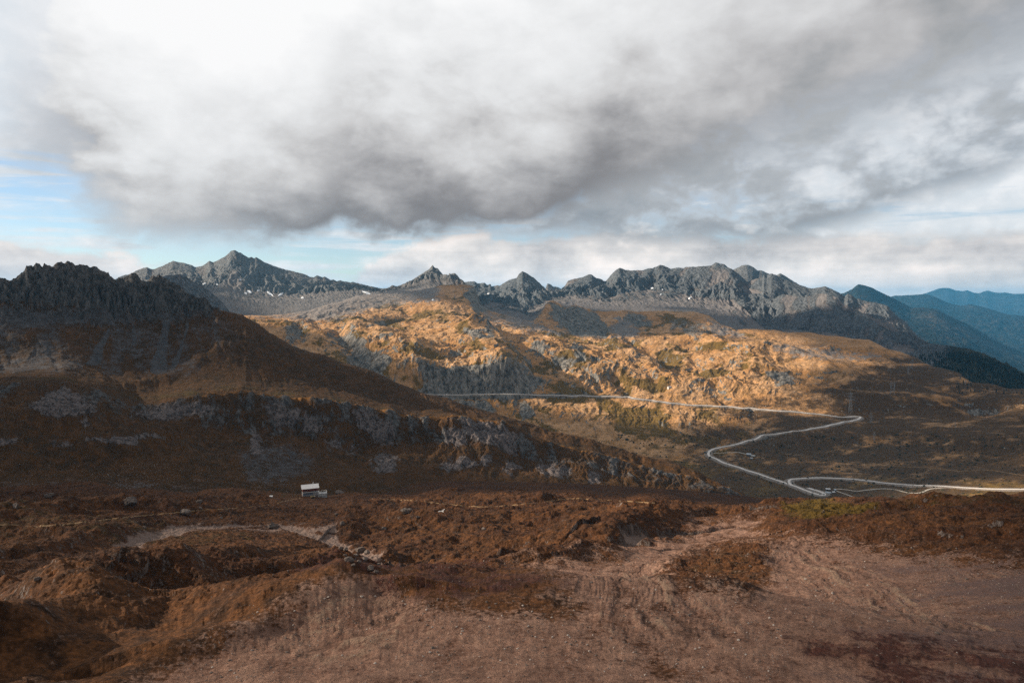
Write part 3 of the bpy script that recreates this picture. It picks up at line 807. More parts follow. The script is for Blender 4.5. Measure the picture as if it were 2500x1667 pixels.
    sc = np.maximum(sc, 0.36 * poly_in(U + wu, V + wv, [(-500, 1170), (200, 1165), (420, 1170), (560, 1190), (700, 1195), (700, 1300), (-500, 1300)], 25))
    sc = np.maximum(sc, 0.55 * poly_in(U + wu, V + wv, [(590, 1100), (700, 1080), (760, 1120), (720, 1180), (600, 1180)], 20))
    b.attr['scree'] = sc
    b.attr['lush'] = np.clip(0.55 * smooth(k, 3.4, 3.9) * smooth(5.0 - k, 0, 0.8) * smooth(n1, -0.5, 0.5), 0, 1)
    b.attr['rim_light'] = np.clip(smooth(k, 2.75, 3.1) * smooth(3.9 - k, 0, 0.5) * smooth(U, 250, 520), 0, 1)  # brighter orange turf, painting the grazing light along the bench rim
    b.attr['stony'] = np.clip(0.35 * smooth(1.8 - k, 0, 1.2) + 0.3 * smooth(k, 3.2, 4.0) * smooth(5.3 - k, 0, 1) * (1 - smooth(U, 400, 700)), 0, 1)
    return b


# ------------------------------------------------------------------ the sunny valley side with the pass road
def make_valley():
    c7 = [(-100, 790, 3600), (500, 785, 3700), (560, 772, 3720), (620, 770, 3750), (700, 768, 3900), (760, 756, 4050), (800, 742, 4150), (870, 722, 4300), (930, 716, 4400), (1000, 712, 4450), (1060, 702, 4450),
          (1080, 696, 4430), (1130, 694, 4400), (1158, 700, 4350), (1176, 748, 4200), (1200, 765, 4050), (1236, 770, 3950), (1274, 780, 3850), (1300, 787, 3780), (1318, 770, 3850), (1330, 748, 3960), (1342, 737, 4030), (1350, 737, 4050), (1370, 746, 4080), (1380, 753, 4080), (1396, 748, 4100),
          (1406, 746, 4100), (1419, 750, 4120), (1438, 754, 4130), (1447, 758, 4130), (1472, 762, 4150), (1532, 757, 4250), (1560, 763, 4280), (1600, 757, 4330), (1640, 760, 4350), (1700, 763, 4350), (1730, 775, 4280), (1765, 795, 4150), (1800, 807, 4050),
          (1839, 805, 4050), (1919, 812, 4050), (1978, 811, 4050), (2023, 820, 3980), (2121, 827, 3850), (2157, 847, 3700), (2187, 859, 3600), (2231, 877, 3400), (2276, 893, 3250), (2342, 910, 3150), (2389, 945, 2950), (2425, 948, 2900),
          (2484, 951, 2850), (2600, 958, 2800), (2900, 985, 2750)]
    v = Land('valley_side', [
        dict(p=[(-100, 1300, 1350), (1500, 1300, 1330), (2000, 1290, 1330), (2900, 1290, 1300)], n=30),
        dict(p=[(-100, 1225, 1650), (1500, 1222, 1640), (1900, 1216, 1620), (2200, 1206, 1640), (2900, 1196, 1600)], n=80, hum=0.25),
        dict(p=[(-100, 1120, 1980), (1500, 1120, 1980), (1750, 1114, 2000), (2000, 1140, 1900), (2250, 1150, 1830), (2900, 1150, 1780)], n=110, hum=0.6, crag=1),
        dict(p=[(-100, 1010, 2280), (1040, 1010, 2260), (1400, 1016, 2260), (1700, 1020, 2280), (1900, 1035, 2250), (2100, 1050, 2230), (2500, 1060, 2150), (2900, 1065, 2100)], n=60, hum=0.9, crag=5),
        dict(p=[(-100, 968, 2350), (900, 958, 2350), (1040, 961, 2350), (1200, 962, 2350), (1300, 964, 2380), (1500, 972, 2420), (1700, 985, 2440), (1900, 998, 2450), (2100, 1016, 2430), (2500, 1020, 2350), (2900, 1030, 2300)], n=80, hum=0.6, crag=2),
        dict(p=[(-100, 900, 2480), (600, 880, 2560), (760, 860, 2600), (800, 884, 2480), (950, 880, 2440), (1040, 892, 2405), (1150, 896, 2400), (1240, 893, 2415), (1300, 925, 2480), (1500, 935, 2600), (1700, 940, 2650), (2000, 955, 2680), (2300, 968, 2620), (2500, 985, 2520), (2900, 1000, 2450)], n=110, hum=1.0, crag=6),
        dict(p=[(-100, 830, 3000), (600, 825, 3000), (750, 812, 3050), (900, 812, 3050), (1200, 826, 2950), (1500, 848, 3050), (1700, 860, 3150), (2000, 885, 3150), (2200, 915, 3000), (2350, 940, 2820), (2500, 966, 2720), (2900, 990, 2650)], n=120, hum=1.0, crag=4),
        dict(p=[(-100, 806, 3300), (600, 798, 3300), (750, 784, 3450), (900, 768, 3550), (1100, 778, 3500), (1200, 795, 3450), (1274, 796, 3550), (1330, 806, 3600), (1400, 818, 3720), (1475, 822, 3740), (1490, 812, 3760), (1540, 800, 3850), (1600, 800, 3900), (1700, 806, 3850), (1800, 830, 3650), (2000, 845, 3600), (2121, 858, 3450), (2230, 893, 3200),
                (2350, 925, 2980), (2500, 957, 2780), (2900, 987, 2700)], n=110, hum=0.7, crag=5),
        dict(p=c7, n=16, hum=0.22, crag=2.5),
        dict(p=[(u, w + 30, r + 260) for u, w, r in c7], n=12, hum=0.3),
        dict(p=[(u, w + 120, r + 900) for u, w, r in c7], n=1),
    ], 420, 2830, 1.6, 'R')
    X, Y, k, U0, V0 = v.X, v.Y, v.k, v.U, v.V
    T = v.az[None, :] * 2600.0
    big = fbm(X + 60 * fbm(X, Y, 260, 3), Y + 60 * fbm(X, Y, 260, 3, ox=4), 420, 4)
    rug = ridged(X + 0.5 * Y + 40 * fbm(X, Y, 160, 3), Y * 0.75, 170, 6, 0.55, ox=3)
    rug2 = fbm(X, Y * 0.6, 60, 5, 0.6, ox=7)
    rib = ridged(T * 1.0 + 18 * fbm(X, Y, 90, 3), v.R * 0.30, 46, 5, 0.6, ox=5)
    low = smooth(k, 0.8, 2.0)
    open_slope = smooth(k, 3.6, 4.8)
    right = smooth(U0, 1750, 2050)
    er1 = eroded(X + 50 * fbm(X, Y, 300, 3, ox=9), Y, 520, 8, 0.5, 1.7)
    er2 = eroded(X, Y * 0.8, 165, 7, 0.52, 8.8)
    v.er1, v.er2 = er1, er2
    dz = v.hum * low * ((66 * er1 + 14 * big) * (0.35 + 0.65 * open_slope) + 15 * er2 * (0.6 + 0.4 * open_slope) + 2.5 * rug + 1.4 * rug2)
    dz += v.crag * 1.05 * rib * (1 - 0.75 * right) * low
    # the larger spurs and hollows of the slope
    for pts, w, hgt in (([(1060, 740), (1130, 800), (1200, 850), (1250, 895)], 95, 30), ([(1480, 835), (1560, 890), (1630, 945)], 80, 24), ([(860, 785), (950, 835), (1020, 885)], 80, 26), ([(1330, 850), (1420, 885), (1500, 925)], 70, 22),
                        ([(1650, 800), (1750, 850), (1850, 900)], 90, 22), ([(1190, 795), (1280, 845), (1345, 900)], 70, -26), ([(760, 775), (830, 815), (870, 860)], 60, -24), ([(1540, 830), (1640, 880), (1700, 930)], 60, -22), ([(1900, 870), (2040, 900), (2160, 940)], 80, 20),
                        ([(1950, 915), (2060, 950), (2160, 975)], 60, -16), ([(2060, 985), (2200, 975), (2340, 965)], 60, 14), ([(2130, 1010), (2280, 1000), (2450, 1000)], 60, -12), ([(1960, 1075), (2120, 1060), (2300, 1070), (2480, 1080)], 70, 13)):
        pl = [v.at_px(a, b) for a, b in pts]
        d, _ = line_dist(X + 35 * fbm(X, Y, 150, 4, ox=33), Y + 35 * fbm(X, Y, 150, 4, ox=37), pl, 420)
        dz += hgt * np.exp(-(d / w) ** 2)
    # gullies cut into the lower slope above the road
    for pts, w, dep in (([(1455, 893), (1480, 915), (1500, 935), (1530, 960)], 26, 20), ([(1548, 896), (1570, 918), (1585, 932), (1610, 958)], 24, 17), ([(1415, 905), (1440, 925), (1465, 955)], 14, 12),
                        ([(1378, 930), (1400, 950), (1420, 962)], 14, 10), ([(1690, 870), (1705, 900), (1730, 940), (1770, 985)], 24, 14), ([(1520, 815), (1560, 850), (1570, 885)], 20, 12),
                        ([(1835, 1000), (1845, 1040), (1862, 1070), (1885, 1090), (1930, 1110)], 16, 9), ([(830, 800), (860, 850), (885, 890), (900, 920)], 30, 22), ([(730, 790), (740, 815), (720, 840)], 26, 26)):
        pl = [v.at_px(a, b) for a, b in pts]
        d, _ = line_dist(X + 8 * fbm(X, Y, 40, 3), Y + 8 * fbm(X, Y, 40, 3, ox=3), pl, 160)
        dz -= dep * np.exp(-(d / w) ** 2)
    v.Z = v.Z + dz
    v.rib, v.rug, v.bigf = rib, rug, big
    return v


def valley_cover(v):
    v.repx()
    X, Y, k, U, V = v.X, v.Y, v.k, v.U, v.V
    sl = v.slope()
    T = v.az[None, :] * 2600.0
    wu, wv = 20 * fbm(X, Y, 140, 4, ox=3), 9 * fbm(X, Y, 100, 4, ox=8)
    n1, n2 = fbm(X, Y, 150, 5, 0.6, ox=41), fbm(X, Y, 35, 4, 0.6, ox=47)
    cliff = np.zeros_like(X)
    for pts, s, a in (([(1015, 958), (1060, 915), (1110, 893), (1200, 888), (1245, 895), (1290, 915), (1330, 935), (1300, 958), (1150, 962)], 8, 1.0), ([(840, 880), (880, 850), (930, 858), (960, 875), (940, 905), (900, 915), (860, 905)], 10, 0.95),
                      ([(820, 825), (850, 815), (890, 835), (880, 850), (840, 850)], 9, 0.8), ([(1330, 735), (1380, 750), (1410, 746), (1460, 762), (1490, 800), (1480, 825), (1400, 820), (1350, 780)], 7, 1.0),
                      ([(1520, 758), (1570, 764), (1600, 785), (1590, 800), (1550, 800), (1525, 785)], 7, 0.85), ([(1120, 800), (1200, 800), (1215, 825), (1150, 830)], 9, 0.8), ([(1350, 865), (1420, 880), (1400, 905), (1355, 900)], 9, 0.75),
                      ([(1400, 835), (1435, 850), (1425, 890), (1395, 870)], 8, 0.7), ([(1150, 700), (1165, 720), (1195, 762), (1160, 764), (1130, 720)], 7, 0.9), ([(1105, 975), (1180, 975), (1215, 1000), (1190, 1012), (1130, 995)], 7, 0.9),
                      ([(1255, 985), (1285, 980), (1300, 1015), (1275, 1030)], 6, 0.9), ([(1868, 905), (1920, 905), (1945, 935), (1900, 945)], 8, 0.9), ([(1620, 780), (1700, 775), (1740, 800), (1720, 830), (1640, 810)], 12, 0.6),
                      ([(1090, 655), (1160, 690), (1150, 712), (1110, 705)], 6, 0.5), ([(690, 790), (740, 790), (745, 835), (700, 830)], 8, 0.7)):
        cliff = np.maximum(cliff, a * poly_in(U + 0.6 * wu, V + 0.6 * wv, pts, s))
    rock = np.maximum(cliff * (0.75 + 0.3 * v.rib), 0.85 * smooth(sl, 0.62, 1.0) * smooth(n1 + 0.35 * v.rib, -0.7, 0.4))
    rock = np.maximum(rock, 0.34 * smooth(v.rug + 0.4 * n2, 0.3, 0.95) * smooth(k, 3.5, 4.5))
    v.attr['rock'] = rock
    sc = np.zeros_like(X)
    for pts, s, a in (([(420, 690), (600, 766), (640, 771), (700, 776), (760, 786), (830, 777), (880, 762), (940, 747), (1000, 738), (1060, 735), (1078, 715), (1065, 690), (800, 660), (420, 650)], 22, 0.95), ([(1220, 745), (1250, 760), (1330, 800), (1390, 815), (1330, 812), (1240, 785)], 8, 0.8), ([(1485, 795), (1510, 770), (1540, 795), (1565, 822), (1500, 822)], 7, 0.95),
                      ([(1740, 780), (1800, 808), (1830, 825), (1760, 822), (1720, 800)], 10, 0.8), ([(1870, 835), (2150, 862), (2160, 882), (2000, 880), (1880, 862)], 14, 0.62), ([(1160, 740), (1240, 770), (1350, 800), (1300, 815), (1180, 790)], 12, 0.55)):
        sc = np.maximum(sc, a * poly_in(U + wu, V + 0.8 * wv, pts, s))
    v.attr['scree'] = sc
    v.attr['lush'] = np.clip(0.75 * smooth(2.7 - k, 0, 1.6) + 0.75 * smooth(-v.er2 - 0.6 * v.er1 - 0.3 * n1, 0.0, 0.35) * (1 - smooth(U, 1750, 2000)) + 0.45 * smooth(sl, 0.35, 0.7), 0, 1)
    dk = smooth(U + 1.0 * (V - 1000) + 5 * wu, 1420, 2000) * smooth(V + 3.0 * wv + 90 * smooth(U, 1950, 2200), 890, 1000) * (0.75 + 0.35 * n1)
    v.attr['heath_shade'] = np.clip(dk, 0, 1)  # heath cover that also carries this slope's shade as darker colour
    v.attr['stony'] = np.clip(0.35 + 0.4 * smooth(n1, 0.0, 0.7), 0, 1)


# ------------------------------------------------------------------ rock peaks
def peaks(name, lines, u0, u1, du, lam, seed, ribamp=1.0, foot_k=1.0, z_stretch=0.34, bigamp=1.0):
    p = Land(name, lines, u0, u1, du)
    rm = float(np.median(p.R))
    T = p.az[None, :] * rm
    X, Y = p.X, p.Y
    w = lam * 0.5 * fbm(X, Y, lam * 3, 3, ox=seed)
    rib = ridged(T + w, p.R * z_stretch + 0.5 * w, lam, 5, 0.56, ox=seed)
    rib2 = ridged(T + 0.6 * w + 0.25 * p.R, p.R * z_stretch, lam * 0.28, 3, 0.6, ox=seed + 4)
    big = 1.7 * eroded(T + 2 * w, p.R * 0.6, lam * 3.6, 7, 0.52, seed + 9)
    fall = smooth(np.abs(p.k - (len(lines) - 3)), 0.0, 0.6) * (0.06 + 0.94 * smooth(p.k, foot_k - 0.2, foot_k + 0.12))
    p.Z = p.Z + p.crag * ribamp * (fall * (0.75 * rib + 0.8 * bigamp * big) + 0.24 * rib2 + 0.10 * rib)
    p.Z = p.Z + p.hum * (8 * fbm(X, Y, 160, 5, 0.55, ox=seed + 2))
    p.rib, p.rib2, p.big = rib, rib2, big
    p.repx()
    return p


# ------------------------------------------------------------------ build the land
GROUND = make_ground()
HILL = make_hill()
VALLEY = make_valley()

ROAD_PX = [(1000, 962), (1040, 963), (1085, 965), (1130, 964.5), (1240, 962), (1300, 965), (1400, 967), (1510, 969), (1540, 971.5), (1610, 981), (1690, 990), (1740, 991.5), (1790, 994), (1850, 1000), (1920, 1004.5), (1990, 1011),
           (2045, 1018), (2070, 1018.5), (2090, 1017), (2102, 1020), (2092, 1025), (2050, 1034), (1990, 1046), (1920, 1056), (1866, 1065), (1830, 1076), (1800, 1085), (1760, 1092.5), (1738, 1100), (1729, 1107), (1731, 1114), (1743, 1120),
           (1780, 1135), (1830, 1151), (1880, 1168), (1928, 1184), (1960, 1196), (1985, 1205), (2005, 1209), (2015, 1207), (2008, 1202), (1990, 1198), (1972, 1194)]
LOWER_PX = [(1932, 1185), (1925, 1178), (1928, 1173), (1942, 1170), (2000, 1167), (2060, 1169), (2110, 1173), (2160, 1180), (2220, 1185), (2290, 1187), (2380, 1193), (2440, 1195), (2500, 1195), (2620, 1193)]
FARM_PX = [(1733, 1108), (1760, 1105.5), (1800, 1104), (1816, 1107), (1824, 1110)]
LANE_PX = [(2036, 1195), (2060, 1194.5), (2090, 1199), (2120, 1196), (2160, 1193), (2190, 1196), (2215, 1203), (2245, 1203), (2272, 1194), (2300, 1192), (2345, 1192)]
LOOP_PX = [(2040, 1198), (2080, 1212), (2107, 1224), (2095, 1230)]
TRAILS_PX = [[(1260, 981), (1350, 990), (1450, 1000), (1500, 1012), (1600, 1016), (1700, 1016), (1780, 1012), (1830, 1003)], [(1455, 1034), (1540, 1045), (1600, 1057), (1660, 1070)], [(1455, 1034), (1480, 1022), (1505, 1010)],
             [(1900, 1106), (1960, 1112), (2050, 1124), (2150, 1136), (2270, 1142), (2350, 1150), (2410, 1147), (2500, 1160), (2600, 1170)], [(2198, 1177), (2203, 1171), (2250, 1157), (2277, 1142)],
             [(1540, 971), (1590, 960), (1640, 958), (1700, 962)]]


def resample(pts, step):
    P = np.array(pts, float)
    # Catmull-Rom through the survey points, then even spacing
    Q = [P[0]]
    for i in range(len(P) - 1):
        p0, p1, p2, p3 = P[max(i - 1, 0)], P[i], P[i + 1], P[min(i + 2, len(P) - 1)]
        n = max(2, int(np.hypot(*(p2 - p1)[:2]) / step))
        for j in range(1, n + 1):
            t = j / n
            Q.append(0.5 * ((2 * p1) + (-p0 + p2) * t + (2 * p0 - 5 * p1 + 4 * p2 - p3) * t * t + (-p0 + 3 * p1 - 3 * p2 + p3) * t ** 3))
    Q = np.array(Q)
    s = np.concatenate([[0], np.cumsum(np.hypot(*np.diff(Q[:, :2], axis=0).T))])
    n = max(2, int(s[-1] / step))
    si = np.linspace(0, s[-1], n)
    return np.stack([np.interp(si, s, Q[:, i]) for i in range(Q.shape[1])], 1)


def soft(a, n):
    k = np.ones(2 * n + 1) / (2 * n + 1)
    return np.convolve(np.pad(a, n, mode='edge'), k, 'valid')


def survey(land, px, step=7.0, ease=6, lift=0.0):
    px = np.array(px, float)
    fine = resample([(a, b) for a, b in px], 2.0)
    W_ = np.array([land.at_px(a, b) for a, b in fine])
    W_[:, 0] = soft(W_[:, 0], 2); W_[:, 1] = soft(W_[:, 1], 2)
    W_ = resample(W_, step)
    z = np.array([land.height(a, b) for a, b in W_])
    z = soft(z, ease) + lift
    return np.column_stack([W_, z])


ROAD = survey(VALLEY, ROAD_PX, 7.0, 7, 1.5)
LOWER = survey(VALLEY, LOWER_PX, 7.0, 7, 1.0)
FARM = survey(VALLEY, FARM_PX, 5.0, 4, 0.3)
LANE = survey(VALLEY, LANE_PX, 5.0, 4, 0.3)
LOOP = survey(VALLEY, LOOP_PX, 5.0, 3, 0.2)
VALLEY.attr['verge'] = np.zeros_like(VALLEY.Z)
for path, hw in ((FARM, 3.0), (LANE, 3.0), (LOOP, 2.5), (LOWER, 7.0), (ROAD, 7.0)):
    dist = VALLEY.grade([tuple(p) for p in path], hw, 9.0)
    if hw > 5:
        VALLEY.attr['verge'] = np.maximum(VALLEY.attr['verge'], 1 - smooth(dist, hw + 2, hw + 9))
valley_cover(VALLEY)

rock_cols = ((0.040, 0.044, 0.050), (0.165, 0.165, 0.165))
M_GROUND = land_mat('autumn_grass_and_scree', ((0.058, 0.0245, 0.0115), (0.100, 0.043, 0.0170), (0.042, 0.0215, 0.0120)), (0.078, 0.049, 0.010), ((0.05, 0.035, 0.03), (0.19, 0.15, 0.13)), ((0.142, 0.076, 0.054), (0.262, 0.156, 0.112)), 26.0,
                    stone=(0.5, 0.16, (0.36, 0.29, 0.25)), bump=0.55, grain=1.6,
                    extras=(('violet', (0.130, 0.080, 0.068), True), ('tan', (0.240, 0.155, 0.108), True), ('peat', (0.062, 0.034, 0.024), True), ('red', (0.060, 0.024, 0.018), 2), ('gravel', (0.20, 0.140, 0.115), True)))
M_HILL = land_mat('dark_hill_turf_and_rock', ((0.068, 0.034, 0.0125), (0.047, 0.027, 0.0120), (0.092, 0.043, 0.0150)), (0.052, 0.038, 0.010), ((0.030, 0.029, 0.029), (0.145, 0.133, 0.127)), ((0.050, 0.046, 0.047), (0.095, 0.089, 0.092)), 60.0,
                  stone=(0.16, 0.22, (0.30, 0.27, 0.25)), vary=0.6, bump=0.5, grain=1.0, extras=(('rim_light', (0.15, 0.068, 0.016), False),), pale=((0.030, 0.024, 0.023), (0.19, 0.155, 0.145)))
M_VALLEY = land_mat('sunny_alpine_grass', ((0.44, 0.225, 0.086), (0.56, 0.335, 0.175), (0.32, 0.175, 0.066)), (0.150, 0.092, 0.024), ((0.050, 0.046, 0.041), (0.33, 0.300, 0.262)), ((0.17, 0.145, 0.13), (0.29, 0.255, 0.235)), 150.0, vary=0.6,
                    stone=(0.05, 0.20, (0.42, 0.38, 0.34)), bump=0.5, grain=1.0, extras=(('heath_shade', (0.088, 0.052, 0.024), False), ('verge', (0.25, 0.21, 0.18), True)))


def peak_mat(name, rock, scree, grass, size, bump=0.8):
    return land_mat(name, grass, grass[0], rock, scree, size, bump=bump, grain=0.7)


def rr(pts, r):
    if callable(r):
        return [(u, v, r(u)) for u, v in pts]
    return [(u, v, r) for u, v in pts]


def lerp_r(us, rs):
    return lambda u: float(np.interp(u, us, rs))


D1_CREST = [(150, 720), (240, 700), (279, 683), (299, 673), (316, 670), (338, 659), (359, 652), (367, 657), (376, 658), (400, 648), (422, 637), (437, 641), (452, 643), (468, 648), (476, 653), (492, 650), (503, 644), (509, 638.7), (511, 637), (521, 641), (532, 636),
            (550, 626), (563, 614), (570, 611.5), (576, 612), (583, 618), (587, 617), (597, 624), (607, 630), (613, 627), (620, 631), (625, 628), (646, 641), (672, 651), (689, 656.5), (721, 664), (740, 669), (765, 678), (774, 673), (788, 678), (792, 675), (800, 680), (807, 685), (815, 683),
            (822, 687), (832, 685), (841, 687.6), (856, 690), (860, 688), (876, 692), (902, 698.6), (929, 704.6), (943, 706), (970, 698.6), (995, 692), (1012, 680), (1035, 666), (1045, 659.5), (1053, 651), (1055, 649), (1057, 648), (1060, 653), (1069, 656), (1079, 668), (1082, 671), (1085, 669),
            (1089, 678), (1099, 670), (1109, 667), (1116, 672), (1128, 687), (1133, 694), (1159, 706), (1174, 735), (1188, 760), (1240, 800), (1300, 830)]
r_d1 = lerp_r([150, 400, 570, 760, 900, 943, 1057, 1110, 1300], [6000, 5700, 5350, 5150, 5000, 4950, 4850, 4720, 4600])
D1 = peaks('west_mountains', [
    dict(p=[(150, 850, 3600), (900, 840, 3600), (1200, 840, 3700), (1300, 850, 3800)], n=20),
    dict(p=[(150, 760, 4300), (500, 755, 4150), (700, 752, 4250), (900, 728, 4480), (1000, 716, 4520), (1060, 712, 4470), (1130, 718, 4420), (1180, 790, 4300), (1300, 880, 4200)], n=60, hum=0.6, crag=6),
    dict(p=[(150, 740, 5200), (300, 715, 5200), (430, 697, 5000), (500, 700, 4850), (560, 690, 4800), (590, 698, 4780), (640, 706, 4780), (680, 713, 4750), (740, 715, 4750), (800, 709, 4750), (870, 707, 4750), (930, 711, 4750), (980, 704, 4750), (1020, 692, 4720), (1050, 678, 4700), (1080, 688, 4660),
            (1100, 690, 4600), (1132, 703, 4560), (1180, 765, 4450), (1300, 860, 4400)], n=130, hum=0.1, crag=26),
    dict(p=rr(D1_CREST, r_d1), n=12, crag=9, sharp=1),
    dict(p=[(u, v + 40, r_d1(u) + 160) for u, v in D1_CREST], n=10, crag=10),
    dict(p=[(u, v + 160, r_d1(u) + 900) for u, v in D1_CREST], n=1)], 170, 1290, 1.5, 95, 3.0, foot_k=2, z_stretch=0.24)
D1.attr['rock'] = np.clip(smooth(D1.k, 1.75, 2.05) * (0.72 + 0.35 * D1.rib) * (1 - 0.75 * smooth(D1.U, 930, 960) * smooth(D1.V, 668, 690)) + 0.25 * smooth(D1.k, 0.9, 1.2) * D1.rib, 0, 1)
D1.attr['scree'] = np.clip(0.95 - 0.42 * poly_in(D1.U + 30 * fbm(D1.X, D1.Y, 90, 5, 0.6), D1.V + 12 * fbm(D1.X, D1.Y, 60, 4, 0.6, ox=4), [(1105, 690), (1160, 690), (1170, 800), (1090, 800)], 34), 0, 1)
D1.attr['rock'] = np.maximum(D1.attr['rock'] * (1 - 0.9 * poly_in(D1.U, D1.V, [(545, 690), (560, 670), (580, 660), (595, 685), (600, 702), (560, 705), (535, 700)], 5)), 0.0)
D1.attr['lush'] = np.zeros_like(D1.Z)

# dark spur in front of the western peaks
SP = [(300, 760), (330, 690), (350, 688), (370, 684), (385, 678), (400, 674), (420, 671), (442, 670), (456, 677), (475, 689), (495, 698), (503, 704), (519, 716), (540, 735), (560, 760), (600, 800), (640, 830)]
D1A = peaks('rock_spur', [
    dict(p=[(300, 860, 2600), (640, 880, 2600)], n=10),
    dict(p=[(300, 800, 3000), (450, 780, 3000), (640, 870, 3000)], n=70, hum=0.3, crag=6),
    dict(p=rr(SP, 3350), n=10, crag=4, sharp=1),
    dict(p=[(u, v + 60, 3550) for u, v in SP], n=10, crag=4),
    dict(p=[(u, v + 190, 3800) for u, v in SP], n=1)], 290, 660, 1.8, 46, 8.0)
D1A.attr['rock'] = np.clip(0.55 + 0.4 * D1A.rib, 0, 1); D1A.attr['scree'] = np.full_like(D1A.Z, 0.9); D1A.attr['lush'] = np.zeros_like(D1A.Z)

D2_CREST = [(1100, 720), (1132, 690), (1159, 687), (1166, 692), (1172, 693), (1178, 691), (1183, 691), (1190, 696), (1198, 694), (1200, 700), (1214, 697), (1220, 698.6), (1236, 688), (1249, 681.6), (1261, 679), (1268, 668), (1276, 663), (1285, 667), (1305, 680), (1319, 693), (1329, 702), (1334, 709), (1346, 713.6),
            (1360, 713.6), (1372, 705), (1380, 697), (1387, 686), (1401, 681), (1418, 678), (1436, 671), (1445, 671), (1455, 679), (1465, 681), (1479, 687.6), (1492, 671), (1506, 658), (1512, 654), (1528, 659.5), (1540, 661), (1557, 660), (1568, 661), (1579, 657), (1600, 653), (1610, 647.6), (1619, 648.5), (1637, 657),
            (1653, 654.4), (1670, 655), (1673, 652.7), (1702, 651), (1739, 649.7), (1770, 652), (1784, 656), (1801, 668), (1821, 685), (1825, 688), (1843, 681.6), (1862, 678), (1865, 669.7), (1872, 673), (1884, 668), (1896, 673), (1913, 684), (1923, 685), (1940, 692), (1957, 698), (1974, 703), (1984, 705), (2000, 702),
            (2015, 700), (2032, 707), (2049, 715), (2062, 724), (2070, 717), (2081, 722), (2089, 730), (2096, 730), (2106, 734), (2127, 737.6), (2149, 743), (2166, 747), (2176, 758), (2191, 773), (2213, 787.6), (2225, 804.6), (2244, 824), (2266, 838), (2320, 845), (2357, 850), (2393, 860), (2446, 884), (2500, 911), (2560, 936), (2700, 985)]
r_d2 = lerp_r([1100, 1276, 1400, 1620, 1800, 2000, 2150, 2250, 2350, 2500, 2700], [5600, 5300, 5500, 5650, 5500, 5300, 5050, 4750, 4400, 3900, 3600])
D2 = peaks('north_mountains', [
    dict(p=[(1100, 830, 3900), (1250, 830, 3700), (1340, 800, 4030), (1700, 800, 4200), (1900, 850, 3950), (2200, 900, 3550), (2400, 985, 3000), (2700, 1020, 2900)], n=16),
    dict(p=[(1100, 770, 4350), (1200, 765, 4200), (1250, 772, 4130), (1300, 788, 4060), (1345, 744, 4330), (1400, 746, 4420), (1550, 752, 4500), (1700, 758, 4520), (1800, 800, 4250), (1900, 812, 4200), (2000, 815, 4150), (2100, 832, 4000), (2200, 866, 3800), (2300, 900, 3550), (2400, 935, 3300), (2500, 955, 3150), (2700, 995, 3000)], n=90, hum=0.3, crag=5),
    dict(p=[(1100, 740, 4800), (1130, 727, 4800), (1200, 735, 4700), (1240, 745, 4600), (1290, 752, 4560), (1330, 738, 4700), (1380, 725, 4850), (1440, 722, 4900), (1490, 728, 4900), (1520, 712, 5050), (1560, 706, 5150), (1600, 704, 5200), (1650, 713, 5150), (1690, 720, 5100), (1720, 726, 5030), (1760, 722, 5030), (1800, 752, 4700), (1850, 780, 4550), (1900, 794, 4480),
            (2000, 800, 4400), (2100, 815, 4260), (2200, 845, 4100), (2266, 865, 3950), (2357, 885, 3800), (2446, 915, 3560), (2560, 955, 3350), (2700, 990, 3250)], n=170, hum=0.1, crag=46),
    dict(p=rr(D2_CREST, r_d2), n=12, crag=13, sharp=1),
    dict(p=[(u, v + 40, r_d2(u) + 200) for u, v in D2_CREST], n=10, crag=10),
    dict(p=[(u, v + 200, r_d2(u) + 1000) for u, v in D2_CREST], n=1)], 1090, 2700, 1.6, 150, 12.0, bigamp=1.1, foot_k=2, z_stretch=0.24)
wu2 = 14 * fbm(D2.X, D2.Y, 120, 4, ox=3)
D2.attr['rock'] = np.clip(smooth(D2.k, 1.85, 2.08) * (0.66 + 0.55 * D2.rib + 0.40 * D2.big) + 0.5 * smooth(D2.k, 0.9, 1.5) * (D2.rib + 0.2) + 0.5 * smooth(D2.U, 1790, 1850) * smooth(D2.k, 0.6, 1.2) * (0.4 + D2.rib + 0.5 * D2.big), 0, 1)
sc_poly = np.zeros_like(D2.Z)
for pts in ([(1670, 722), (1690, 722), (1745, 738), (1790, 730), (1800, 745), (1775, 752), (1720, 755), (1690, 745)], [(1885, 742), (1912, 742), (1940, 765), (1935, 775), (1900, 765)], [(1790, 735), (1820, 755), (1850, 790), (1870, 805), (1830, 800), (1800, 770)],
            [(1990, 780), (2020, 800), (2040, 818), (2010, 812), (1985, 800)], [(2105, 760), (2140, 778), (2190, 810), (2170, 806), (2120, 780)], [(2160, 838), (2205, 842), (2230, 860), (2190, 862)], [(1920, 770), (1950, 800), (1990, 815), (1940, 812)]):
    sc_poly = np.maximum(sc_poly, poly_in(D2.U + 0.5 * wu2, D2.V + 0.3 * wu2, pts, 5))
D2.attr['rock'] = np.clip(D2.attr['rock'] * (1 - 0.95 * sc_poly), 0, 1)
D2.attr['scree'] = np.clip(1.0 - 1.2 * smooth(D2.U, 2230, 2330) + 0.5 * sc_poly, 0, 1)
D2.attr['rock'] = D2.attr['rock'] * (1 - 0.85 * smooth(D2.U, 2260, 2360))
D2.attr['lush'] = np.zeros_like(D2.Z)

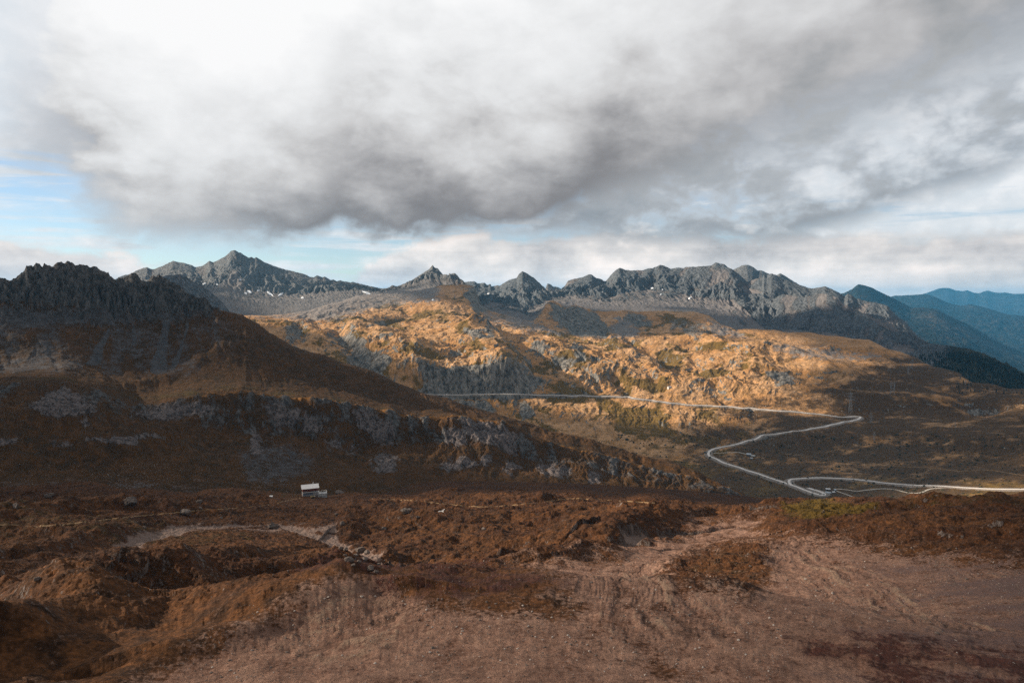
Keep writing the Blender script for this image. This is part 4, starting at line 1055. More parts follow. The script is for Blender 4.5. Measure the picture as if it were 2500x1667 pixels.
# lower front rib of the same range
RB = [(1850, 800), (1880, 735), (1910, 718), (1935, 722), (1960, 726), (1990, 720), (2000, 717), (2021, 718), (2042, 726), (2055, 739), (2062, 745), (2070, 745), (2083, 762), (2091, 756), (2096, 758), (2102, 762), (2127, 779), (2149, 798), (2181, 817), (2198, 838), (2230, 870), (2280, 910), (2330, 940)]
r_rb = lerp_r([1850, 2000, 2100, 2200, 2330], [4950, 4700, 4500, 4150, 3700])
D2B = peaks('front_rock_rib', [
    dict(p=[(1850, 860, 3950), (2100, 870, 3800), (2200, 900, 3500), (2330, 985, 3100)], n=12),
    dict(p=[(1850, 830, 4250), (1950, 812, 4250), (2050, 818, 4180), (2150, 850, 3950), (2200, 872, 3820), (2330, 960, 3300)], n=110, hum=0.2, crag=20),
    dict(p=rr(RB, r_rb), n=10, crag=6, sharp=1),
    dict(p=[(u, v + 60, r_rb(u) + 160) for u, v in RB], n=8, crag=6),
    dict(p=[(u, v + 150, r_rb(u) + 420) for u, v in RB], n=1)], 1860, 2320, 1.6, 130, 21.0, bigamp=1.1, z_stretch=0.24)
D2B.attr['rock'] = np.clip(0.36 + 0.60 * D2B.rib + 0.4 * D2B.big, 0, 1); D2B.attr['scree'] = np.full_like(D2B.Z, 1.0); D2B.attr['lush'] = np.zeros_like(D2B.Z)

D3_CREST = [(1290, 760), (1325, 722), (1331, 705), (1337, 692), (1345, 695), (1351, 700), (1357, 700), (1365, 703), (1372, 707), (1390, 730), (1450, 760), (1690, 700), (1705, 655), (1720, 651), (1737, 648), (1747, 641), (1757, 644), (1768, 645), (1776, 652), (1785, 662), (1795, 657), (1801, 655), (1810, 650), (1825, 647), (1838, 652),
            (1850, 661), (1860, 661), (1873, 667), (1885, 672), (1896, 672), (1904, 668), (1915, 673), (1930, 682), (1945, 692), (1957, 699), (2000, 720), (2050, 750)]
D3 = peaks('far_peaks', [
    dict(p=[(1290, 800, 6200), (2050, 800, 6200)], n=50, crag=20),
    dict(p=rr(D3_CREST, 7100), n=8, crag=5, sharp=1),
    dict(p=[(u, v + 60, 7500) for u, v in D3_CREST], n=1)], 1295, 2045, 1.8, 110, 33.0)
D3.attr['rock'] = np.clip(0.5 + 0.5 * D3.rib, 0, 1); D3.attr['scree'] = np.full_like(D3.Z, 1.0); D3.attr['lush'] = np.zeros_like(D3.Z)

F0_CREST = [(1900, 745), (2000, 732), (2060, 716), (2080, 706), (2090, 698), (2096, 694), (2110, 697), (2128, 703), (2145, 712), (2160, 719), (2185, 731), (2223, 751), (2255, 752), (2287, 757), (2319, 773), (2361, 792), (2404, 817), (2446, 841), (2500, 862), (2600, 892), (2900, 950)]
F0 = peaks('valley_spur', [
    dict(p=[(1900, 1010, 6400), (2300, 1010, 6400), (2500, 1040, 6000), (2900, 1130, 6000)], n=20),
    dict(p=[(1900, 880, 8600), (2300, 880, 8600), (2500, 940, 8200), (2900, 1030, 8000)], n=90, hum=2.0, crag=60),
    dict(p=rr(F0_CREST, 12000), n=10, crag=10, sharp=1),
    dict(p=[(u, v + 40, 13000) for u, v in F0_CREST], n=1)], 1900, 2830, 2.0, 560, 57.0, z_stretch=0.7)
F1_CREST = [(1900, 770), (2100, 745), (2160, 729), (2185, 723), (2220, 722), (2240, 720), (2257, 719), (2270, 722), (2290, 729), (2310, 738), (2330, 744), (2350, 748), (2370, 744), (2390, 748), (2420, 756), (2450, 765), (2500, 772), (2600, 780), (2900, 790)]
F1 = peaks('far_valley_flank', [
    dict(p=[(1900, 940, 12500), (2300, 940, 12500), (2900, 1000, 11500)], n=30),
    dict(p=[(1900, 800, 16000), (2300, 800, 16000), (2500, 830, 15700), (2900, 850, 15000)], n=90, hum=3.0, crag=90),
    dict(p=rr(F1_CREST, 19000), n=10, crag=14, sharp=1),
    dict(p=[(u, v + 40, 20500) for u, v in F1_CREST], n=1)], 1900, 2830, 2.2, 900, 51.0, z_stretch=0.7)
for L in (F0, F1):
    L.attr['rock'] = np.clip(0.15 + 0.35 * L.rib2, 0, 1); L.attr['scree'] = np.clip(0.22 + 0.40 * L.big + 0.2 * L.rib2, 0, 1); L.attr['lush'] = np.zeros_like(L.Z)
F2_CREST = [(1900, 760), (2200, 735), (2280, 709), (2290, 705), (2302, 703), (2317, 703), (2333, 709), (2350, 711), (2362, 709), (2378, 715), (2392, 716), (2403, 711), (2412, 709), (2425, 713), (2440, 715), (2455, 714), (2475, 718), (2500, 717), (2600, 714), (2900, 716)]
F2 = peaks('blue_far_range', [
    dict(p=[(1900, 860, 24000), (2900, 860, 24000)], n=70, hum=3, crag=60),
    dict(p=rr(F2_CREST, 30000), n=8, crag=8, sharp=1),
    dict(p=[(u, v + 60, 31500) for u, v in F2_CREST], n=1)], 1900, 2830, 2.5, 700, 61.0, z_stretch=0.55)
F2.attr['rock'] = np.clip(0.3 + 0.4 * F2.rib, 0, 1); F2.attr['scree'] = np.full_like(F2.Z, 0.3); F2.attr['lush'] = np.zeros_like(F2.Z)

M_WEST = peak_mat('grey_peak_rock', ((0.064, 0.067, 0.071), (0.255, 0.248, 0.240)), ((0.155, 0.140, 0.132), (0.235, 0.215, 0.205)), ((0.20, 0.105, 0.05), (0.16, 0.09, 0.04), (0.24, 0.14, 0.07)), 130.0)
M_NORTH = peak_mat('blue_grey_peak_rock', ((0.046, 0.054, 0.061), (0.205, 0.213, 0.222)), ((0.155, 0.140, 0.135), (0.225, 0.205, 0.200)), ((0.030, 0.034, 0.020), (0.024, 0.030, 0.018), (0.05, 0.042, 0.024)), 130.0)
M_FARV = peak_mat('far_forest_and_rock', ((0.015, 0.018, 0.018), (0.07, 0.07, 0.068)), ((0.05, 0.042, 0.032), (0.11, 0.09, 0.07)), ((0.007, 0.012, 0.009), (0.011, 0.017, 0.011), (0.024, 0.024, 0.015)), 420.0)  # far hills darkened in colour, standing in for shade they do not get

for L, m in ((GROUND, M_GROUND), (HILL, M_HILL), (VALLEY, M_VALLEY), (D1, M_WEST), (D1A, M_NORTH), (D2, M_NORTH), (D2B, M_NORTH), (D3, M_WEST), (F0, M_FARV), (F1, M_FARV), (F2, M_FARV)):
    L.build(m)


# ------------------------------------------------------------------ small things: helpers
def tag(o, label=None, cat=None, group=None, kind=None):
    if label: o['label'] = label
    if cat: o['category'] = cat
    if group: o['group'] = group
    if kind: o['kind'] = kind
    return o


def plain(name, col, rough=0.8, var=0.25, scale=1.0, metal=0.0, spec=0.25):
    m, N = new_mat(name)
    pos = N.n('ShaderNodeTexCoord').outputs['Object']
    f = N.noise(pos, scale, 5, 0.65)
    c = N.mix(1.0, col, N.ramp(f, [(0.25, (1 - var,) * 3), (0.75, (1 + var,) * 3)]), 'MULTIPLY')
    b = N.n('ShaderNodeBsdfPrincipled'); N.put(b.inputs['Base Color'], c)
    b.inputs['Roughness'].default_value = rough; b.inputs['Metallic'].default_value = metal
    b.inputs['Specular IOR Level'].default_value = spec
    o = N.n('ShaderNodeOutputMaterial'); N.put(o.inputs[0], b.outputs[0])
    return m


class MB:
    def __init__(self):
        self.v, self.f = [], []

    def poly(self, pts, faces):
        k = len(self.v)
        self.v += [tuple(map(float, p)) for p in pts]
        self.f += [tuple(i + k for i in f) for f in faces]
        return self

    def box(self, x0, x1, y0, y1, z0, z1):
        p = [(x, y, z) for z in (z0, z1) for y in (y0, y1) for x in (x0, x1)]
        return self.poly(p, [(0, 2, 3, 1), (4, 5, 7, 6), (0, 1, 5, 4), (2, 6, 7, 3), (0, 4, 6, 2), (1, 3, 7, 5)])

    def bar(self, a, b, w):
        a, b = np.array(a, float), np.array(b, float)
        d = b - a; d /= np.linalg.norm(d)
        up = np.array([0, 0, 1.0]) if abs(d[2]) < 0.9 else np.array([1.0, 0, 0])
        s = np.cross(d, up); s /= np.linalg.norm(s); t = np.cross(s, d)
        q = [(s + t) * w / 2, (t - s) * w / 2, (-s - t) * w / 2, (s - t) * w / 2]
        return self.poly([a + o for o in q] + [b + o for o in q], [(3, 2, 1, 0), (4, 5, 6, 7), (0, 1, 5, 4), (1, 2, 6, 5), (2, 3, 7, 6), (3, 0, 4, 7)])

    def slab(self, quad, th):
        """a plank with thickness from four corners (counter-clockwise from above)"""
        q = [np.array(p, float) for p in quad]
        n = np.cross(q[1] - q[0], q[3] - q[0]); n /= np.linalg.norm(n)
        return self.poly([p - n * th for p in q] + q, [(3, 2, 1, 0), (4, 5, 6, 7), (0, 1, 5, 4), (1, 2, 6, 5), (2, 3, 7, 6), (3, 0, 4, 7)])

    def build(self, name, mat, parent=None, smooth_=False):
        me = bpy.data.meshes.new(name)
        me.from_pydata(self.v, [], self.f)
        if smooth_:
            me.polygons.foreach_set('use_smooth', np.ones(len(me.polygons), bool))
        me.materials.append(mat)
        me.update()
        o = bpy.data.objects.new(name, me)
        COL.objects.link(o)
        if parent: o.parent = parent
        return o


def empty(name, loc, rz=0.0, s=1.0):
    o = bpy.data.objects.new(name, None)
    COL.objects.link(o)
    o.location = loc; o.rotation_euler = (0, 0, rz); o.scale = (s, s, s)
    return o


def on(land, u, v):
    x, y = land.at_px(u, v)
    return x, y, land.height(x, y)


# ------------------------------------------------------------------ roads, lanes, trails
M_ROAD = plain('pale_road_asphalt', (0.72, 0.66, 0.61), 0.85, 0.12, 0.05)
M_WALL = plain('road_embankment_stone', (0.38, 0.34, 0.31), 0.9, 0.3, 0.3)
M_LANE = plain('lane_gravel', (0.50, 0.44, 0.37), 0.9, 0.2, 0.1)
M_TRAIL = plain('trodden_earth', (0.23, 0.145, 0.075), 0.95, 0.3, 0.1)


def ribbon(name, path, half, lift, mat, skirt=0.0, land=None, kind='structure', taper=0.0):
    P = np.array(path, float)
    t = np.gradient(P[:, :2], axis=0); t /= np.maximum(np.hypot(t[:, 0], t[:, 1]), 1e-6)[:, None]
    nx, ny = -t[:, 1], t[:, 0]
    mb = MB(); n = len(P)
    cols = [-1.0, 0.0, 1.0]
    rows = []
    for j, s in enumerate(cols):
        x, y = P[:, 0] + nx * half * s, P[:, 1] + ny * half * s
        z = P[:, 2] + lift if land is None else np.array([land.height(a, b) for a, b in zip(x, y)]) + lift
        rows.append(np.stack([x, y, z], 1))
    lo = [rows[0] - [0, 0, skirt + 0.6], rows[-1] - [0, 0, skirt + 0.6]]
    allr = [lo[0]] + rows + [lo[1]]
    mb.v = [tuple(p) for r in allr for p in r]
    for a in range(len(allr) - 1):
        for i in range(n - 1):
            mb.f.append((a * n + i, (a + 1) * n + i, (a + 1) * n + i + 1, a * n + i + 1)[::-1])
    for i in (0, n - 1):
        mb.f.append(tuple(a * n + i for a in range(len(allr))))
    o = mb.build(name, mat)
    o['kind'] = kind
    return o


ribbon('road', ROAD, 3.5, 0.6, M_ROAD, 0.8)
ribbon('road', LOWER, 2.9, 0.5, M_ROAD, 0.6)
ribbon('lane', FARM, 2.2, 0.5, M_LANE, 0.5)
ribbon('lane', LANE, 2.0, 0.5, M_LANE, 0.5)
ribbon('lane', LOOP, 1.6, 0.5, M_LANE, 0.5)
for t in TRAILS_PX:
    ribbon('trail', survey(VALLEY, t, 5.0, 1), 1.3, 0.35, M_TRAIL, 0.4, VALLEY)
ribbon('footpath', survey(GROUND, [(-60, 1284), (20, 1281), (100, 1284), (200, 1275), (300, 1263), (330, 1260), (420, 1252), (500, 1244), (560, 1241), (640, 1234), (700, 1222), (738, 1214)], 1.2, 2), 0.26, 0.08, M_TRAIL, 0.1, GROUND)
ribbon('footpath', survey(GROUND, [(905, 1216), (1000, 1221), (1090, 1230), (1180, 1237), (1290, 1229), (1400, 1217), (1500, 1221), (1600, 1228)], 1.5, 2), 0.28, 0.08, M_TRAIL, 0.1, GROUND)

# ------------------------------------------------------------------ stones
def rock_mesh(name, seed, mat, sub=2, flat=0.7):
    import bmesh
    bm = bmesh.new()
    bmesh.ops.create_icosphere(bm, subdivisions=sub, radius=1.0)
    r = np.random.default_rng(seed)
    cuts = r.normal(size=(9, 3)); cuts /= np.linalg.norm(cuts, axis=1)[:, None]
    lim = r.uniform(0.55, 0.9, 9)
    for v in bm.verts:
        p = np.array(v.co)
        for c, l in zip(cuts, lim):                       # chopped faces, as broken rock has
            d = p @ c
            if d > l: p = p - c * (d - l)
        p *= 1 + 0.07 * r.normal()
        p[2] *= flat
        v.co = p
    me = bpy.data.meshes.new(name)
    bm.to_mesh(me); bm.free()
    me.materials.append(mat)
    return me


M_STONE = plain('weathered_stone', (0.125, 0.098, 0.084), 0.9, 0.5, 1.6)
M_PALE = plain('pale_stone', (0.34, 0.29, 0.255), 0.9, 0.35, 1.6)
ROCKS = [rock_mesh('boulder', 100 + i, M_STONE, 3, 0.72) for i in range(6)]
PEBBLES = [rock_mesh('stone', 200 + i, M_PALE if i % 2 else M_STONE, 2, 0.6) for i in range(6)]


def boulder(u, v, wpx, label, group=None, land=GROUND, hgt=1.0, i=None):
    x, y, z = on(land, u, v)
    r = 0.42 * wpx * math.hypot(x, y) / FPX
    o = bpy.data.objects.new('boulder', ROCKS[(i if i is not None else random.randrange(6))])
    COL.objects.link(o)
    o.location = (x, y, z + 0.22 * r)
    o.scale = (r * random.uniform(0.95, 1.1), r * random.uniform(0.7, 1.0), r * hgt)
    o.rotation_euler = (random.uniform(-0.15, 0.15), random.uniform(-0.15, 0.15), random.uniform(-0.6, 0.6))
    tag(o, label, 'boulder', group)
    return o


boulder(667, 1289, 36, 'large cracked grey boulder alone on the far edge of the gravel flat below the hut', i=0)
boulder(318, 1226, 38, 'broad grey outcrop boulder on the far knolls near the left, above the footpath', i=1, hgt=0.8)
boulder(38, 1238, 22, 'slanting pale boulder among the knolls at the far left edge', i=2, hgt=1.1)
boulder(120, 1212, 22, 'rounded dull boulder on the skyline knoll at far left', i=3)
boulder(452, 1252, 32, 'wide low boulder lying right across the thin footpath', i=4, hgt=0.7)
boulder(486, 1226, 18, 'small upright boulder standing on the slope above the thin footpath', i=5, hgt=1.2)
boulder(489, 1242, 15, 'dark small boulder just beside the thin footpath, near the upright one', i=0)
boulder(540, 1265, 11, 'dark lone rock in the green hollow above the gravel flat', i=1)
boulder(352, 1288, 12, 'pale stone on the bank above the bend of the gravel channel', i=2)
boulder(91, 1415, 15, 'standing stone at the left mouth of the gravel channel', i=3, hgt=1.5)
boulder(829, 1204, 26, 'pinkish boulder on the crest just right of the hut terrace', i=4, hgt=0.8)
boulder(992, 1250, 34, 'pale shattered outcrop boulder on a hump right of centre left, below the path', i=5)
boulder(937, 1292, 18, 'smooth light grey boulder alone on brown grass right of the gorge', i=1)
boulder(836, 1278, 15, 'pale boulder at the foot of the forked track below the hut', i=2, hgt=1.2)
boulder(821, 1256, 11, 'small pinkish stone at the fork of the track below the hut', i=3)
boulder(1020, 1263, 14, 'small grey boulder tucked right under the shattered outcrop', i=0)
boulder(1182, 1292, 16, 'pale weathered block on top of the stone speckled mound', i=4)
boulder(1443, 1422, 11, 'bright yellowish block alone on the upper scree fan at centre right', i=5)
boulder(1312, 1509, 9, 'pale squarish block on the middle of the scree fan', i=0)
boulder(1188, 1469, 9, 'flat light slab on the upper scree left of centre', i=1)
boulder(1057, 1582, 14, 'grey boulder on the lower scree left of the stone cluster', i=2)
boulder(1682, 1502, 11, 'pale block beside the dried-up rill in the scree', i=3)
boulder(1832, 1382, 9, 'rounded block on the rusty patch within the scree', i=4)
boulder(2288, 1546, 12, 'light block on the scree above the reddish heather patch', i=5)
boulder(1963, 1508, 8, 'pale stone on a faint ledge in the right scree', i=0)
boulder(800, 1510, 10, 'pale stone on the brown edge of the scree at left', i=1)
boulder(697, 1557, 10, 'whitish stone beside the twin rills on the left scree', i=2)
boulder(700, 1592, 9, 'whitish stone near the lowest bend of the left rills', i=4)
boulder(561, 1612, 10, 'pinkish stone near the bottom left of the scree', i=3)
for u, v, w, h in ((880, 1345, 28, 1.1), (868, 1356, 18, 1), (897, 1350, 20, 1.1), (845, 1341, 16, 1), (853, 1368, 30, 0.9), (905, 1388, 24, 0.9), (918, 1396, 16, 0.9), (832, 1338, 13, 1), (876, 1372, 16, 1), (890, 1366, 18, 1), (862, 1380, 14, 1), (925, 1378, 13, 1), (843, 1356, 12, 1)):
    boulder(u, v, w, 'grey boulder crammed with others in the little gorge at the end of the gravel channel', 'boulders filling the gorge', hgt=h)
# shapes seen one by one on the fan, all alike: the larger loose stones
cnt = 0
r3 = np.random.default_rng(31)
while cnt < 230:
    u, v = r3.uniform(430, 2480), r3.uniform(1385, 1655)
    if u > 1930 and v > 1535:
        continue
    if float(GROUND.scree_px[np.argmin(np.abs(GROUND.V[:, np.searchsorted(GROUND.cols, u)] - v)), np.searchsorted(GROUND.cols, u)]) < 0.55 or r3.uniform() > 0.35 + 0.65 * math.exp(-((u - 1330) / 450) ** 2):
        continue
    x, y, z = on(GROUND, u, v)
    w = r3.uniform(3.4, 7.5) * math.hypot(x, y) / FPX
    o = bpy.data.objects.new('stone', PEBBLES[cnt % 6])
    COL.objects.link(o)
    o.location = (x, y, z + 0.12 * w); o.scale = (w * 0.55, w * r3.uniform(0.35, 0.55), w * r3.uniform(0.4, 0.6))
    o.rotation_euler = (r3.uniform(-0.3, 0.3), r3.uniform(-0.3, 0.3), r3.uniform(0, 6.28))
    tag(o, 'small pale loose stone scattered on the bare scree fan', 'stone', 'loose stones on the scree fan')
    cnt += 1


def pile(name, land, spots, mat, seed):
    """uncountable rubble as one object; spots = (x, y, radius)"""
    r = np.random.default_rng(seed)
    base = np.array([(1, 0, 0), (0.3, 0.9, 0), (-0.8, 0.6, 0), (-0.9, -0.5, 0), (0.2, -1, 0), (0.35, 0.1, 0.75), (-0.35, 0.15, 0.7), (0.0, -0.4, 0.68)])
    fc = [(0, 1, 5), (1, 2, 6), (1, 6, 5), (2, 3, 6), (3, 4, 7), (3, 7, 6), (4, 0, 7), (0, 5, 7), (5, 6, 7)]
    V, F = [], []
    for x, y, rad in spots:
        a = r.uniform(0, 6.28); s = rad * r.uniform(0.6, 1.2, 3)
        p = base * (1 + 0.22 * r.normal(size=base.shape)) * s
        q = np.stack([p[:, 0] * cos(a) - p[:, 1] * sin(a) + x, p[:, 0] * sin(a) + p[:, 1] * cos(a) + y, p[:, 2] + land.height(x, y) - 0.12 * rad], 1)
        k = len(V)
        V += q.tolist(); F += [tuple(i + k for i in f) for f in fc]
    me = bpy.data.meshes.new(name)
    me.from_pydata(V, [], F); me.materials.append(mat)
    o = bpy.data.objects.new(name, me); COL.objects.link(o)
    o['kind'] = 'stuff'
    return o


def spread(land, n, box, lo, hi, seed, keep=None, power=2.6):
    r = np.random.default_rng(seed)
    out = []
    tries = 0
    while len(out) < n and tries < n * 12:
        tries += 1
        u, v = r.uniform(box[0], box[1]), r.uniform(box[2], box[3])
        if keep is not None and not keep(u, v, r):
            continue
        x, y = land.at_px(u, v)
        d = math.hypot(x, y)
        w = (lo + (hi - lo) * r.uniform() ** power) * d / FPX
        out.append((x, y, 0.5 * w))
    return out


def on_scree(u, v, r):
    j = int(np.searchsorted(GROUND.cols, u))
    s = float(GROUND.scree_px[np.argmin(np.abs(GROUND.V[:, j] - v)), j])
    clump = max(0.0, 0.5 + 0.5 * float(fbm(np.array([u]), np.array([v * 2.0]), 130, 4, 0.6, ox=77)[0]))
    if u > 1930 and v > 1535 and r.uniform() < 0.93:
        return False
    return r.uniform() < (0.05 + 0.95 * s) * clump ** 1.5 * 1.6


pile('scree_stones', GROUND, spread(GROUND, 8500, (250, 2560, 1330, 1690), 1.3, 5.5, 41, on_scree), M_STONE, 5)
pile('scree_stones', GROUND, spread(GROUND, 1500, (250, 2560, 1340, 1690), 1.4, 4.2, 42, on_scree), M_PALE, 6)
pile('gravel_stones', GROUND, spread(GROUND, 500, (900, 1840, 1290, 1400), 1.5, 4.5, 43, lambda u, v, r: abs(v - np.interp(u, [905, 1200, 1440, 1590, 1720, 1836], [1394, 1376, 1352, 1318, 1301, 1289])) < 9), M_STONE, 7)
pile('gravel_stones', GROUND, spread(GROUND, 260, (150, 450, 1280, 1415), 1.4, 4.0, 44, lambda u, v, r: abs(v - np.interp(u, [110, 200, 258, 330, 385, 450], [1414, 1390, 1366, 1332, 1303, 1288])) < 7), M_STONE, 8)
pile('rubble', HILL, spread(HILL, 900, (0, 760, 1130, 1212), 1.0, 2.6, 45, lambda u, v, r: r.uniform() < 0.25 + 0.75 * math.exp(-((u - 330) / 110) ** 2) or r.uniform() < math.exp(-((u - 640) / 60) ** 2)), M_PALE, 9)
pile('rubble', HILL, spread(HILL, 420, (0, 620, 850, 960), 1.0, 2.6, 46), M_STONE, 10)
pile('rubble', VALLEY, spread(VALLEY, 900, (1250, 2100, 880, 1060), 1.0, 3.4, 47), M_PALE, 11)
M_SHRUB = plain('dark_shrub_leaves', (0.028, 0.030, 0.016), 0.95, 0.5, 0.3)
pile('shrubs', VALLEY, spread(VALLEY, 2600, (1330, 2560, 1060, 1235), 2.0, 8.0, 48, lambda u, v, r: r.uniform() < 0.35 + 0.65 * float(fbm(np.array([u]), np.array([v * 2.5]), 60, 4, 0.6, ox=7)[0] > 0.0)), M_SHRUB, 12)

# ------------------------------------------------------------------ snow lying under the cliffs
M_SNOW = plain('old_snow', (0.80, 0.82, 0.86), 0.6, 0.06, 0.05)


def snow(land, u, v, w, h, label, tilt=0.0):
    x0, y0 = land.at_px(u, v)
    mb = MB(); n = 16
    ring = []
    r = np.random.default_rng(int(u * 10 + v))
    for ring_s in (1.0, 0.72, 0.4):
        for i in range(n):
            a = 2 * pi * i / n
            du, dv = 0.5 * w * cos(a) * ring_s, 0.5 * h * sin(a) * ring_s
            k = 1 + 0.18 * r.normal() * (ring_s == 1.0)
            uu, vv = u + k * (du * cos(tilt) - dv * sin(tilt)), v + k * (du * sin(tilt) + dv * cos(tilt))
            x, y = land.at_px(uu, vv)
            s = math.hypot(x - x0, y - y0)
            if s > 160: x, y = x0 + (x - x0) * 160 / s, y0 + (y - y0) * 160 / s
            ring.append((x, y, land.height(x, y) + (-0.6 if ring_s == 1.0 else 2.2)))
    ring.append((x0, y0, land.height(x0, y0) + 2.6))
    f = []
    for q in (0, 1):
        for i in range(n):
            f.append((q * n + i, q * n + (i + 1) % n, (q + 1) * n + (i + 1) % n, (q + 1) * n + i))
    f += [(2 * n + i, 2 * n + (i + 1) % n, 3 * n) for i in range(n)]
    mb.poly(ring, [t[::-1] for t in f])
    o = mb.build('snow_patch', M_SNOW, smooth_=True)
    tag(o, label, 'snow patch', 'old snow patches under the peaks')


for u, v, w, h, t, lb, L in ((609, 712, 12, 6, 0.2, 'oval snow patch under the centre of the tallest western peak', D1), (631, 709.5, 9, 3, 0.0, 'thin flat snow patch just right of the oval one under the tallest western peak', D1), (659, 717, 22, 5, 0.65, 'long slanting snow patch right of the tallest western peak', D1),
                          (686, 718.5, 15, 5, -0.6, 'bright rising snow patch below the grey ribbed wall', D1), (739, 727, 8, 4, 0.1, 'small snow spot below the ribbed wall, on brown scree', D1), (600, 716, 8, 4, 0.2, 'small snow spot just left under the oval patch', D1), (530, 695, 6, 3, 0.3, 'snow speck left of the scree cone of the tallest peak', D1),
                          (587, 683, 6, 3, 0.4, 'highest snow speck on the face of the tallest western peak', D1), (499, 693, 10, 4, -0.2, 'pale snow patch beside the dark spur at far left of the peaks', D1), (762, 759, 6, 8, 0.3, 'upright snow spot low on the grey boulder field', D1),
                          (896, 715, 26, 5, 0.33, 'long bright snow band under the low saddle', D1), (1057, 732, 6, 4, 0, 'white snow speck below the pointed peak', VALLEY), (1193, 717, 7, 3, 0, 'tiny snow patch in the notch left of the rounded grey peak', D2),
                          (1592, 703, 9, 5, 0, 'roundish snow patch beneath the dark northern wall', D2), (1618, 707, 5, 3, 0, 'tiny snow patch right of the roundish one under the dark wall', D2), (1614, 719, 5, 3, -0.4, 'tiny snow patch below the others under the dark wall', D2), (1538, 708, 4, 3, 0, 'snow speck far left under the dark northern wall', D2),
                          (1685, 727, 9, 4, -0.5, 'slanting snow patch at the top left of the pale scree apron', D2)):
    snow(L, u, v, w, h, lb, t)

# ------------------------------------------------------------------ the mountain hut
M_ROOF = plain('sheet_metal_roof', (0.70, 0.68, 0.67), 0.5, 0.08, 0.6, 0.0, 0.4)
M_WOOD = plain('red_brown_shingles', (0.20, 0.065, 0.040), 0.85, 0.3, 2.0)
M_PLASTER = plain('grey_plaster', (0.34, 0.33, 0.33), 0.9, 0.2, 0.8)
M_BLUE = plain('blue_grey_boards', (0.13, 0.16, 0.21), 0.85, 0.25, 1.5)
M_WHITE = plain('white_trim', (0.78, 0.76, 0.73), 0.7, 0.08, 1.0)
M_GLASS = plain('dark_window_glass', (0.015, 0.018, 0.022), 0.12, 0.2, 1.0, 0.0, 0.6)
M_STONEW = plain('rough_stone_base', (0.20, 0.16, 0.145), 0.95, 0.5, 1.2)
M_DARK = plain('dark_timber', (0.035, 0.028, 0.025), 0.9, 0.3, 2.0)


